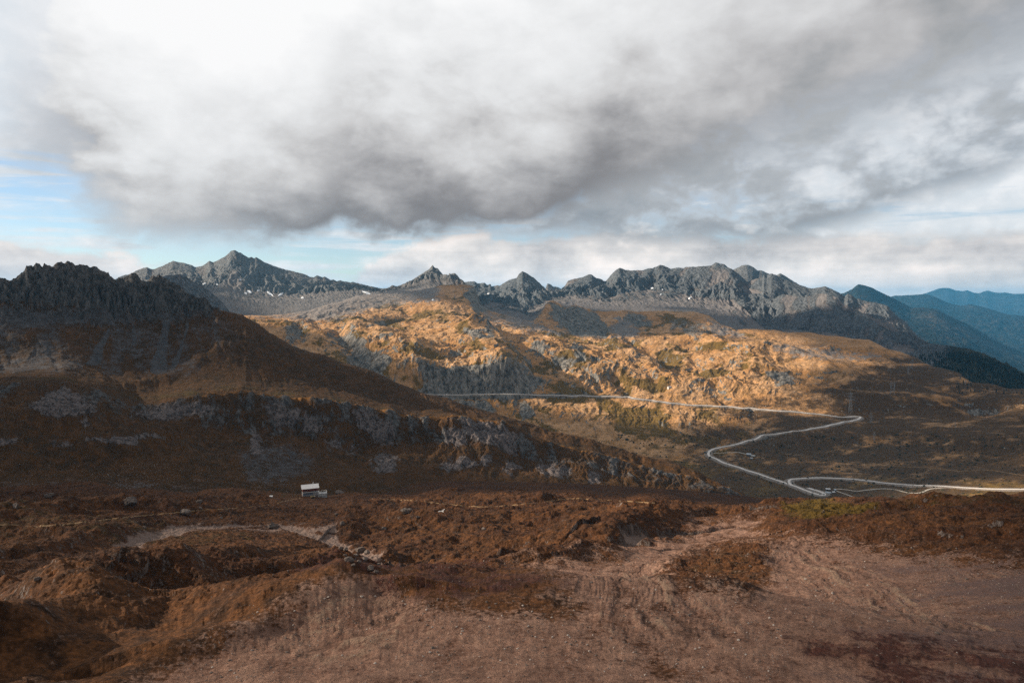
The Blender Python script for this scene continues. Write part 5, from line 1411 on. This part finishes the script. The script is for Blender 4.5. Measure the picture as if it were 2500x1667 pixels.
def make_hut():
    x, y, z = on(GROUND, 757, 1211)
    s = math.hypot(x, y) / 520.0
    root = empty('mountain_hut', (x, y, z + 0.9), radians(22), s * 0.92)
    tag(root, 'lone mountain hut with white sheet roof, red shingle upper wall and grey lower floor', 'hut')
    L, Wd, H1, H2 = 6.0, 3.6, 3.7, 6.9
    MB().box(-L, L, -Wd, Wd, -3.5, 0.7).build('stone_base', M_STONEW, root)
    w1 = MB().box(-L + 0.1, L - 0.1, -Wd + 0.1, Wd - 0.1, 0.7, H1).build('lower_wall', M_PLASTER, root)
    MB().box(-L + 0.3, 2.0, -Wd - 0.02, -Wd + 0.06, 1.3, 2.6).build('boarded_front', M_BLUE, w1)
    w2 = MB().poly([(-L, -Wd - 0.35, H1), (L, -Wd - 0.35, H1), (L, Wd, H1), (-L, Wd, H1), (-L, -Wd - 0.35, H2 - 0.5), (L, -Wd - 0.35, H2 - 0.5), (L, Wd, H2 - 0.6), (-L, Wd, H2 - 0.6), (-L, 0.6, H2 + 1.2), (L, 0.6, H2 + 1.2)],
                   [(3, 2, 1, 0), (0, 1, 5, 4), (2, 3, 7, 6), (1, 2, 6, 9, 5), (3, 0, 4, 8, 7), (4, 5, 9, 8), (8, 9, 6, 7)]).build('upper_wall', M_WOOD, root)
    MB().box(-L - 0.05, L + 0.05, -Wd - 0.75, -Wd - 0.36, H1 - 0.30, H1 + 0.05).build('balcony_beam', M_WHITE, root)
    MB().box(-L + 0.2, L - 0.2, -Wd - 0.40, -Wd - 0.355, H1 + 0.06, H1 + 0.55).build('shadow_board', M_DARK, root)
    rf = MB().slab([(-L - 0.8, -Wd - 1.0, H2 - 0.45), (L + 0.8, -Wd - 1.0, H2 - 0.45), (L + 0.8, 0.6, H2 + 1.85), (-L - 0.8, 0.6, H2 + 1.85)], 0.22)
    rf.slab([(-L - 0.8, 0.604, H2 + 1.85), (L + 0.8, 0.604, H2 + 1.85), (L + 0.8, Wd + 1.0, H2 - 0.05), (-L - 0.8, Wd + 1.0, H2 - 0.05)], 0.22)
    rf = rf.build('roof', M_ROOF, root)
    MB().box(2.4, 3.3, 1.6, 2.4, H2 + 0.6, H2 + 2.7).build('chimney', M_PLASTER, rf)
    for i in range(4):
        cx = -3.6 + i * 2.4
        w = MB().box(cx - 0.42, cx + 0.42, -Wd - 0.43, -Wd - 0.36, H1 + 1.05, H1 + 1.85).build('window', M_DARK, root)
        MB().box(cx - 0.30, cx + 0.30, -Wd - 0.445, -Wd - 0.432, H1 + 1.15, H1 + 1.75).build('pane', M_GLASS, w)
    d = MB().box(2.7, 3.9, -Wd - 0.05, -Wd + 0.08, 1.1, 2.5).build('window', M_WHITE, root)
    MB().box(2.95, 3.65, -Wd - 0.07, -Wd - 0.052, 1.3, 2.3).build('pane', M_GLASS, d)
    MB().box(3.0, 3.6, -Wd - 0.06, -Wd + 0.08, -0.6, 0.5).build('cellar_hatch', M_WHITE, root)
    dr = MB().box(L - 0.06, L + 0.04, -1.0, 0.1, 0.75, 2.8).build('door', M_DARK, root)
    MB().box(L + 0.05, L + 0.11, -0.15, 0.0, 1.7, 1.85).build('handle', M_WHITE, dr)
    # terrace block on the right
    MB().box(L + 0.9, L + 7.0, -2.9, 2.0, -3.2, 0.9).build('terrace_wall', M_PLASTER, root)
    MB().box(L + 0.1, L + 0.9, -2.6, 1.6, -3.2, 2.5).build('stair_wall', M_WHITE, root)
    MB().box(L + 0.85, L + 7.1, -3.0, 2.1, 0.903, 1.15).build('terrace_floor', M_ROOF, root)
    rl = MB()
    for i in range(6):
        rl.bar((L + 1.0 + i * 1.18, -2.92, 1.16), (L + 1.0 + i * 1.18, -2.92, 2.1), 0.12)
        rl.bar((L + 1.0 + i * 1.18, 2.0, 1.16), (L + 1.0 + i * 1.18, 2.0, 2.1), 0.12)
    rl.bar((L + 1.0, -2.92, 2.15), (L + 6.95, -2.92, 2.15), 0.14).bar((L + 1.0, 2.0, 2.15), (L + 6.95, 2.0, 2.15), 0.14).bar((L + 6.98, -2.9, 2.15), (L + 6.98, 2.0, 2.15), 0.14)
    rl.build('railing', M_WHITE, root)
    for i in range(3):
        MB().box(L + 1.4 + i * 1.7, L + 2.5 + i * 1.7, -2.97, -2.91, -0.5, 0.05).build('window', M_WHITE, root)
    return root


HUT = make_hut()
# table with a bench on the terrace
tx = HUT.location
def local(root, p):
    a, s = root.rotation_euler[2], root.scale[0]
    return (root.location[0] + s * (p[0] * cos(a) - p[1] * sin(a)), root.location[1] + s * (p[0] * sin(a) + p[1] * cos(a)), root.location[2] + s * p[2])


def picnic(p, label):
    t = empty('picnic_table', local(HUT, p), HUT.rotation_euler[2])
    tag(t, label, 'table', 'tables on the hut terrace')
    MB().box(-0.9, 0.9, -0.4, 0.4, 0.70, 0.78).build('tabletop', M_DARK, t)
    for s in (-1, 1):
        MB().box(-0.9, 0.9, s * 0.85 - 0.15, s * 0.85 + 0.15, 0.42, 0.48).build('bench', M_DARK, t)
        MB().bar((s * 0.7, -0.85, 0.0), (s * 0.7, 0.3, 0.70), 0.1).bar((s * 0.7 + 0.11, 0.85, 0.0), (s * 0.7 + 0.11, -0.3, 0.70), 0.1).build('leg', M_DARK, t)


picnic((9.2, -0.8, 1.16), 'dark picnic table on the hut terrace, nearer the hut')
picnic((11.4, 0.4, 1.16), 'dark picnic table on the hut terrace, at its outer end')

x, y, z = on(GROUND, 763, 1216)
tr = empty('water_trough', (x, y, z), radians(35))
tag(tr, 'dark water trough with a yellowish rim on the slope in front of the hut', 'trough')
MB().poly([(-0.9, -0.6, 0), (0.9, -0.6, 0), (0.9, 0.6, 0), (-0.9, 0.6, 0), (-1.2, -0.9, 1.3), (1.2, -0.9, 1.3), (1.2, 0.9, 1.3), (-1.2, 0.9, 1.3)], [(3, 2, 1, 0), (0, 1, 5, 4), (1, 2, 6, 5), (2, 3, 7, 6), (3, 0, 4, 7), (4, 5, 6, 7)]).build('basin', M_DARK, tr)
MB().bar((-1.2, -0.9, 1.36), (1.2, -0.9, 1.36), 0.14).bar((1.2, -0.75, 1.36), (1.2, 0.75, 1.36), 0.14).bar((-1.2, 0.9, 1.36), (1.2, 0.9, 1.36), 0.14).bar((-1.2, -0.75, 1.36), (-1.2, 0.75, 1.36), 0.14).build('rim', plain('weathered_yellow', (0.35, 0.26, 0.08)), tr)
x, y, z = on(GROUND, 662, 1213)
bx = empty('white_box', (x, y, z), 0.3)
tag(bx, 'small white box standing alone in the grass left of the hut', 'box')
MB().box(-0.9, 0.9, -0.6, 0.6, 0.0, 0.9).build('crate', M_WHITE, bx)
MB().slab([(-1.0, -0.7, 0.92), (1.0, -0.7, 0.92), (1.0, 0.7, 1.1), (-1.0, 0.7, 1.1)], 0.1).build('lid', M_ROOF, bx)
x, y, z = on(GROUND, 1079, 1249)
lg = MB().bar((-1.9, -0.4, 0.25), (0.1, 0.0, 0.35), 0.42).bar((0.0, 0.0, 0.35), (1.0, -0.9, 0.25), 0.36).bar((0.05, 0.0, 0.4), (1.3, 1.6, 0.9), 0.30).build('forked_log', M_WHITE)
lg.location = (x, y, z)
tag(lg, 'bleached white forked log lying on the brown knolls right of the shattered outcrop', 'log')
x, y, z = on(GROUND, 2178, 1241)


# ------------------------------------------------------------------ farm buildings by the road
def house(u, v, w, d, h, rise, rz, label, roofmat, wallmat, land=VALLEY, name='farmhouse', cat='house', doors=True):
    x, y, z = on(land, u, v)
    root = empty(name, (x, y, z - 0.3), rz)
    tag(root, label, cat)
    a, b = w / 2, d / 2
    wl = MB().poly([(-a, -b, -4), (a, -b, -4), (a, b, -4), (-a, b, -4), (-a, -b, h), (a, -b, h), (a, b, h), (-a, b, h), (-a, 0, h + rise), (a, 0, h + rise)],
                   [(3, 2, 1, 0), (0, 1, 5, 4), (2, 3, 7, 6), (1, 2, 6, 9, 5), (3, 0, 4, 8, 7), (4, 5, 9, 8), (8, 9, 6, 7)]).build('wall', wallmat, root)
    k = rise / b
    rf = MB().slab([(-a - 0.7, -b - 0.7, h + 0.25 - 0.7 * k), (a + 0.7, -b - 0.7, h + 0.25 - 0.7 * k), (a + 0.7, 0, h + rise + 0.25), (-a - 0.7, 0, h + rise + 0.25)], 0.2)
    rf.slab([(-a - 0.7, 0.004, h + rise + 0.25), (a + 0.7, 0.004, h + rise + 0.25), (a + 0.7, b + 0.7, h + 0.25 - 0.7 * k), (-a - 0.7, b + 0.7, h + 0.25 - 0.7 * k)], 0.2)
    rf.build('roof', roofmat, root)
    n = max(2, int(w / 4))
    for i in range(n):
        cx = -a + w * (i + 0.5) / n
        MB().box(cx - 0.6, cx + 0.6, -b - 0.06, -b + 0.02, h * 0.45, h * 0.8).build('window', M_GLASS, root)
    MB().box(a - 0.02, a + 0.06, -0.6, 0.6, 0.1, 2.3).build('door', M_DARK, root)
    return root


M_SLATE = plain('pale_stone_roof', (0.50, 0.53, 0.56), 0.7, 0.15, 0.5)
M_LIGHTW = plain('whitewashed_wall', (0.62, 0.60, 0.56), 0.85, 0.12, 0.5)
M_GREYW = plain('dark_stable_wall', (0.10, 0.09, 0.085), 0.9, 0.3, 0.5)
house(1828, 1111, 11, 9, 3.2, 3.0, radians(-20), 'pale blue roofed farmhouse at the end of the short lane inside the hairpin', M_SLATE, M_GREYW)
house(1839, 1114, 10, 7, 2.6, 1.6, radians(-28), 'low flat shed with light roof right of the blue roofed farmhouse', M_LIGHTW, M_GREYW, name='shed', cat='shed')
house(1834, 1120, 6, 5, 2.4, 1.4, radians(10), 'small dark stable downhill of the blue roofed farmhouse', M_SLATE, M_GREYW, name='stable', cat='stable')
house(2021, 1196, 9, 6, 3.0, 1.6, radians(-8), 'white roofed house behind the hairpin at the valley bottom', M_ROOF, M_GREYW)
house(2022, 1204, 11, 6, 2.4, 1.8, radians(-25), 'long pale shed right beside the lowest road bend', M_SLATE, M_LIGHTW, name='shed', cat='shed')
house(2034, 1203, 6, 5, 2.6, 1.5, radians(15), 'little white roofed hut between long shed and lane fork', M_ROOF, M_GREYW, name='hut', cat='hut')
house(2037, 1198, 6, 5, 3.4, 1.6, radians(40), 'dark walled cabin where the narrow lanes meet', M_SLATE, M_GREYW, name='cabin', cat='cabin')
house(2142, 1237, 5, 4, 2.6, 1.4, radians(20), 'whitewashed cottage half hidden behind the brown crest at right', M_ROOF, M_LIGHTW, name='cottage', cat='house')
house(2165, 1237, 5, 4, 2.2, 1.2, radians(-10), 'grey low cottage right of the whitewashed cottage behind the brown crest', M_SLATE, M_GREYW, name='cottage', cat='house')
house(1634, 947, 13, 8, 4.0, 3.4, radians(30), 'lone whitewashed barn on the sunny slope above the pass road', M_ROOF, M_LIGHTW, name='barn', cat='barn')
house(2355, 920, 9, 7, 4.0, 2.6, radians(20), 'lone white house near the forest edge at far right', M_ROOF, M_LIGHTW, name='house', cat='house')

# a van parked on the pass road
i = int(np.argmin([math.hypot(*(np.array(to_px(*p)) - (1092, 965))) for p in ROAD]))
p, q = ROAD[i], ROAD[i + 1]
van = empty('parked_van', (p[0], p[1], p[2] + 0.93), atan2(q[1] - p[1], q[0] - p[0]))
tag(van, 'white van on the pass road under the grey cliff', 'van')
MB().poly([(-2.6, -1, 0.4), (2.6, -1, 0.4), (2.6, 1, 0.4), (-2.6, 1, 0.4), (-2.6, -1, 2.5), (1.4, -1, 2.5), (1.4, 1, 2.5), (-2.6, 1, 2.5), (2.6, -1, 1.4), (2.6, 1, 1.4)],
          [(3, 2, 1, 0), (0, 1, 8, 5, 4), (3, 7, 6, 9, 2), (0, 4, 7, 3), (4, 5, 6, 7), (5, 8, 9, 6), (1, 2, 9, 8)]).build('body', M_WHITE, van)
MB().poly([(1.52, -0.85, 2.40), (2.52, -0.85, 1.55), (2.52, 0.85, 1.55), (1.52, 0.85, 2.40)], [(0, 1, 2, 3)]).build('windscreen', M_GLASS, van)
for sx in (-1.6, 1.7):
    for sy in (-1.02, 1.02):
        w = MB(); pts = [(sx + 0.38 * cos(a), sy - 0.12, 0.38 + 0.38 * sin(a)) for a in np.arange(12) * pi / 6] + [(sx + 0.38 * cos(a), sy + 0.12, 0.38 + 0.38 * sin(a)) for a in np.arange(12) * pi / 6]
        w.poly(pts, [tuple(range(12)), tuple(range(23, 11, -1))] + [(k, k + 12, (k + 1) % 12 + 12, (k + 1) % 12) for k in range(12)]).build('wheel', M_DARK, van)

# ------------------------------------------------------------------ power pylons
M_STEEL = plain('galvanised_steel', (0.30, 0.30, 0.30), 0.6, 0.1, 0.2)


def lattice(h, base, top, th, seg):
    mb = MB()
    for k in range(seg):
        z0, z1 = h * k / seg, h * (k + 1) / seg
        a0, a1 = base + (top - base) * k / seg, base + (top - base) * (k + 1) / seg
        for s in ((-1, -1), (1, -1), (1, 1), (-1, 1)):
            mb.bar((s[0] * a0, s[1] * a0, z0), (s[0] * a1, s[1] * a1, z1), th)
        for (x0, y0), (x1, y1) in (((-1, -1), (1, -1)), ((1, -1), (1, 1)), ((1, 1), (-1, 1)), ((-1, 1), (-1, -1))):
            mb.bar((x0 * a0, y0 * a0, z0), (x1 * a1, y1 * a1, z1), th * 0.7)
            mb.bar((x1 * a0, y1 * a0, z0), (x0 * a1, y0 * a1, z1), th * 0.7)
            mb.bar((x0 * a1, y0 * a1, z1), (x1 * a1, y1 * a1, z1), th * 0.7)
    return mb


H0 = 40.0
PY = {}
PY['tower'] = lattice(H0, 3.2, 0.9, 0.42, 7).build('tower_body', M_STEEL)
PY['arms'] = []
for zz, wdt in ((25, 8.0), (31, 6.5), (37, 5.0)):
    a = MB()
    for s in (-1, 1):
        a.bar((s * 1.5, -0.6, zz), (s * wdt, 0, zz + 0.4), 0.45).bar((s * 1.5, 0.6, zz), (s * wdt, 0, zz + 0.4), 0.45).bar((s * 1.4, 0, zz + 2.2), (s * wdt, 0, zz + 0.5), 0.4)
    PY['arms'].append(a.bar((-1.6, 0, zz), (1.6, 0, zz), 0.4).build('cross_arm', M_STEEL))
# the two-legged portal mast stands apart in shape
pt = MB()
for s in (-1, 1):
    for q in (-0.7, 0.7):
        pt.bar((s * 5.0 + q, -0.7, 0), (s * 5.0 + q, -0.7, 42), 0.9).bar((s * 5.0 + q, 0.7, 0), (s * 5.0 + q, 0.7, 42), 0.9)
    for k in range(10):
        pt.bar((s * 5.0 - 0.7, -0.7, k * 4.2), (s * 5.0 + 0.7, 0.7, k * 4.2 + 4.2), 0.5)


def pylon(u, vb, vt, label, first=False):
    x, y, z = on(VALLEY, u, vb)
    d = math.hypot(x, y)
    s = (vb - vt) * d / FPX / H0
    root = empty('power_pylon', (x, y, z - 0.5), -atan2(x, y) + random.uniform(-0.4, 0.4), s)
    tag(root, label, 'pylon', 'power pylons on the slope')
    for src in [PY['tower']] + PY['arms']:
        o = src if first else src.copy()
        if not first: COL.objects.link(o)
        o.parent = root


pylon(2076, 1004, 962, 'tall faint lattice pylon standing just above the right hairpin', True)
for u, vb, vt, lb in ((2126, 1033, 1009, 'lattice pylon right of the upper hairpin, below the brown gully'), (2134, 1075, 1056, 'dim lattice pylon downhill below the upper hairpin, on the dark slope'), (2332, 1044, 1033, 'short lattice pylon on the dark slope at the right'),
                      (2304, 898, 884, 'middle one of the three lattice pylons on the skyline ridge at right'), (2324, 903, 878, 'largest and rightmost of the three lattice pylons on the skyline ridge at right'), (2274, 894, 882, 'leftmost of the three lattice pylons on the skyline ridge at right'),
                      (2217, 914, 897, 'lattice pylon left below the skyline ridge, in front of brown knolls'), (2226, 900, 880, 'lattice pylon left of the skyline ridge trio, highest up the slope'), (2446, 940, 912, 'thin lattice pylon against the dark forest at far right'), (2486, 944, 920, 'last lattice pylon at the far right edge above the forest'),
                      (2356, 941, 930, 'small lattice pylon near the lone white house')):
    pylon(u, vb, vt, lb)
x, y, z = on(VALLEY, 2178.5, 963)
s = 26 * math.hypot(x, y) / FPX / 42.0
pr = empty('portal_mast', (x, y, z - 0.5), -atan2(x, y), s)
tag(pr, 'bright twin-legged portal mast with ladder-like crossbars on the dark slope', 'pylon', 'power pylons on the slope')
pt.build('twin_leg', M_STEEL, pr)
for k, zz in enumerate((12, 22, 32, 41)):
    MB().bar((-5.8, 0.0, zz), (5.8, 0.0, zz), 1.2).build('crossbar', M_STEEL, pr)

# ------------------------------------------------------------------ dark forest on the far right shoulder
M_FOREST = plain('dark_spruce', (0.014, 0.024, 0.018), 0.95, 0.5, 0.05)


def forest():
    r = np.random.default_rng(91)
    V, F = [], []

    def spruce(x, y, z, h):
        for z0, z1, rad in ((0.10, 0.55, 0.23), (0.35, 0.78, 0.17), (0.6, 1.0, 0.11)):
            k = len(V); n = 7; a0 = r.uniform(0, 1)
            for i in range(n):
                a = a0 + 2 * pi * i / n; q = rad * h * r.uniform(0.75, 1.2)
                V.append((x + q * cos(a), y + q * sin(a), z + z0 * h * r.uniform(0.8, 1.15)))
            V.append((x, y, z + z1 * h))
            F.extend((k + i, k + (i + 1) % n, k + n) for i in range(n))
    cnt_ = 0
    while cnt_ < 2400:
        u, v = r.uniform(2220, 2620), r.uniform(835, 962)
        L = VALLEY if (v > np.interp(u, [2231, 2276, 2342, 2389, 2425, 2484, 2600], [877, 893, 910, 945, 948, 951, 958]) and r.uniform() < 0.10) else D2
        if L is D2 and v < np.interp(u, [2220, 2320, 2393, 2446, 2500, 2620], [870, 858, 866, 888, 915, 955]):
            continue
        if L is VALLEY and u < 2330: continue
        x, y = L.at_px(u, v)
        spruce(x, y, L.height(x, y) - 0.5, r.uniform(7, 13))
        cnt_ += 1
    me = bpy.data.meshes.new('forest')
    me.from_pydata(V, [], F); me.materials.append(M_FOREST)
    o = bpy.data.objects.new('forest', me); COL.objects.link(o); o['kind'] = 'stuff'


forest()


# ------------------------------------------------------------------ out-of-view cloud deck, added and shaped to shade chosen slopes
def make_shade_clouds():
    zc = 3300.0
    step = 42.0
    xs = np.arange(-12600, -3600, step); ys = np.arange(-900, 7200, step)
    X, Y = np.meshgrid(xs, ys)
    k = (zc + 150.0) / tan(SUN_EL)
    gx, gy = X - sin(SUN_AZ) * k, Y - cos(SUN_AZ) * k            # the ground each bit of cloud stands over, along the sun
    wx, wy = gx + 220 * fbm(X, Y, 900, 4, ox=2), gy + 200 * fbm(X, Y, 800, 4, ox=6)
    sunny = poly_in(wx, wy, [(-1900, 3500), (-1150, 2700), (-420, 2280), (100, 2180), (700, 2330), (900, 2600), (1200, 2650), (1420, 2950), (1450, 3450), (1200, 3950), (620, 4050), (560, 3620), (150, 3580), (-40, 3900), (-300, 4500), (-900, 4700), (-1700, 4600)], 150)
    thin = poly_in(wx, wy, [(-700, 60), (-380, 20), (400, 20), (600, 300), (600, 620), (-100, 700), (-700, 620)], 90) * 0.98
    thin = np.maximum(thin, 0.88 * poly_in(wx, wy, [(-1200, 750), (-700, 740), (100, 1050), (900, 1250), (600, 1600), (-700, 1600)], 100))
    thin = np.maximum(thin, 0.46 * poly_in(wx, wy, [(500, 1500), (1700, 1500), (1700, 2250), (500, 2250)], 120) * 1.40)
    thin = np.maximum(thin, 0.40 * poly_in(wx, wy, [(1000, 1800), (2600, 1700), (2700, 3000), (1600, 3000), (1000, 2500)], 150))
    thin = np.maximum(thin, 0.84 * poly_in(wx, wy, [(-600, 4300), (1300, 4250), (1650, 3750), (3600, 3300), (3600, 6000), (-600, 6000)], 200))
    thin = np.maximum(thin, 0.92 * poly_in(wx, wy, [(-2600, 4300), (-700, 4600), (-500, 5600), (-3000, 5800)], 150))
    n = 0.5 + 0.5 * fbm(X, Y, 150, 4, 0.55, ox=12)
    fill = 1.0 - np.maximum(sunny * 1.25, thin) + 0.8 * (n - 0.5) + 0.80 * sunny * np.maximum(fbm(X, Y, 620, 3, 0.5, ox=23), -0.2)
    edge = np.minimum.reduce([X - xs[0], xs[-1] - X, Y - ys[0], ys[-1] - Y]) / 500.0
    fill = np.minimum(fill, 0.3 + edge + 0.8 * (n - 0.5))
    on = fill > 0.5
    thick = np.clip((fill - 0.5) * 900, 0, 260) * (0.7 + 0.6 * n)
    top = zc + thick + 5
    bot = zc - 0.35 * thick - 5
    ids = np.full(X.shape, -1); ids[on] = np.arange(on.sum())
    nv = int(on.sum())
    verts = np.concatenate([np.stack([X[on], Y[on], top[on]], 1), np.stack([X[on], Y[on], bot[on]], 1)])
    cell = on[:-1, :-1] & on[:-1, 1:] & on[1:, 1:] & on[1:, :-1]
    a, b, c, d = ids[:-1, :-1][cell], ids[:-1, 1:][cell], ids[1:, 1:][cell], ids[1:, :-1][cell]
    faces = np.concatenate([np.stack([a, b, c, d], 1), np.stack([d, c, b, a], 1) + nv])
    cnt = {}
    rim = []
    pad = np.pad(cell, 1)
    ci, cj = np.where(cell)
    for i, j in zip(ci, cj):
        q = (ids[i, j], ids[i, j + 1], ids[i + 1, j + 1], ids[i + 1, j])
        if not pad[i, j + 1]: rim.append((q[0], q[1]))
        if not pad[i + 1, j + 2]: rim.append((q[1], q[2]))
        if not pad[i + 2, j + 1]: rim.append((q[2], q[3]))
        if not pad[i + 1, j]: rim.append((q[3], q[0]))
    rim = np.array(rim)
    faces = np.concatenate([faces, np.stack([rim[:, 1], rim[:, 0], rim[:, 0] + nv, rim[:, 1] + nv], 1)])
    me = bpy.data.meshes.new('shade_clouds')
    me.from_pydata(verts.tolist(), [], faces.tolist())
    me.polygons.foreach_set('use_smooth', np.ones(len(me.polygons), bool))
    m, N = new_mat('shade_cloud_white')
    df = N.n('ShaderNodeBsdfDiffuse'); df.inputs[0].default_value = (0.9, 0.9, 0.9, 1)
    tl = N.n('ShaderNodeBsdfTranslucent'); tl.inputs[0].default_value = (0.85, 0.86, 0.88, 1)
    mx = N.n('ShaderNodeMixShader'); mx.inputs[0].default_value = 0.35
    N.put(mx.inputs[1], df.outputs[0]); N.put(mx.inputs[2], tl.outputs[0])
    o = N.n('ShaderNodeOutputMaterial'); N.put(o.inputs[0], mx.outputs[0])
    me.materials.append(m)
    ob = bpy.data.objects.new('shade_clouds', me)
    COL.objects.link(ob)
    ob['kind'] = 'structure'


make_shade_clouds()


# ------------------------------------------------------------------ the air itself
def make_haze():
    x, y0, y1, z0, z1 = 24500.0, -1200.0, 32400.0, -4200.0, 460.0
    me = bpy.data.meshes.new('haze')
    v = [(sx * x, y, z) for z in (z0, z1) for y in (y0, y1) for sx in (-1, 1)]
    me.from_pydata(v, [], [(0, 2, 3, 1), (4, 5, 7, 6), (0, 1, 5, 4), (2, 6, 7, 3), (0, 4, 6, 2), (1, 3, 7, 5)])
    m, N = new_mat('mountain_air')
    pv = N.n('ShaderNodeVolumePrincipled')
    pv.inputs['Color'].default_value = (0.12, 0.48, 0.84, 1)
    pv.inputs['Density'].default_value = 2.6e-5
    pv.inputs['Anisotropy'].default_value = 0.0
    o = N.n('ShaderNodeOutputMaterial'); N.put(o.inputs['Volume'], pv.outputs[0])
    me.materials.append(m)
    ob = bpy.data.objects.new('haze', me)
    COL.objects.link(ob)
    ob['kind'] = 'stuff'


make_haze()
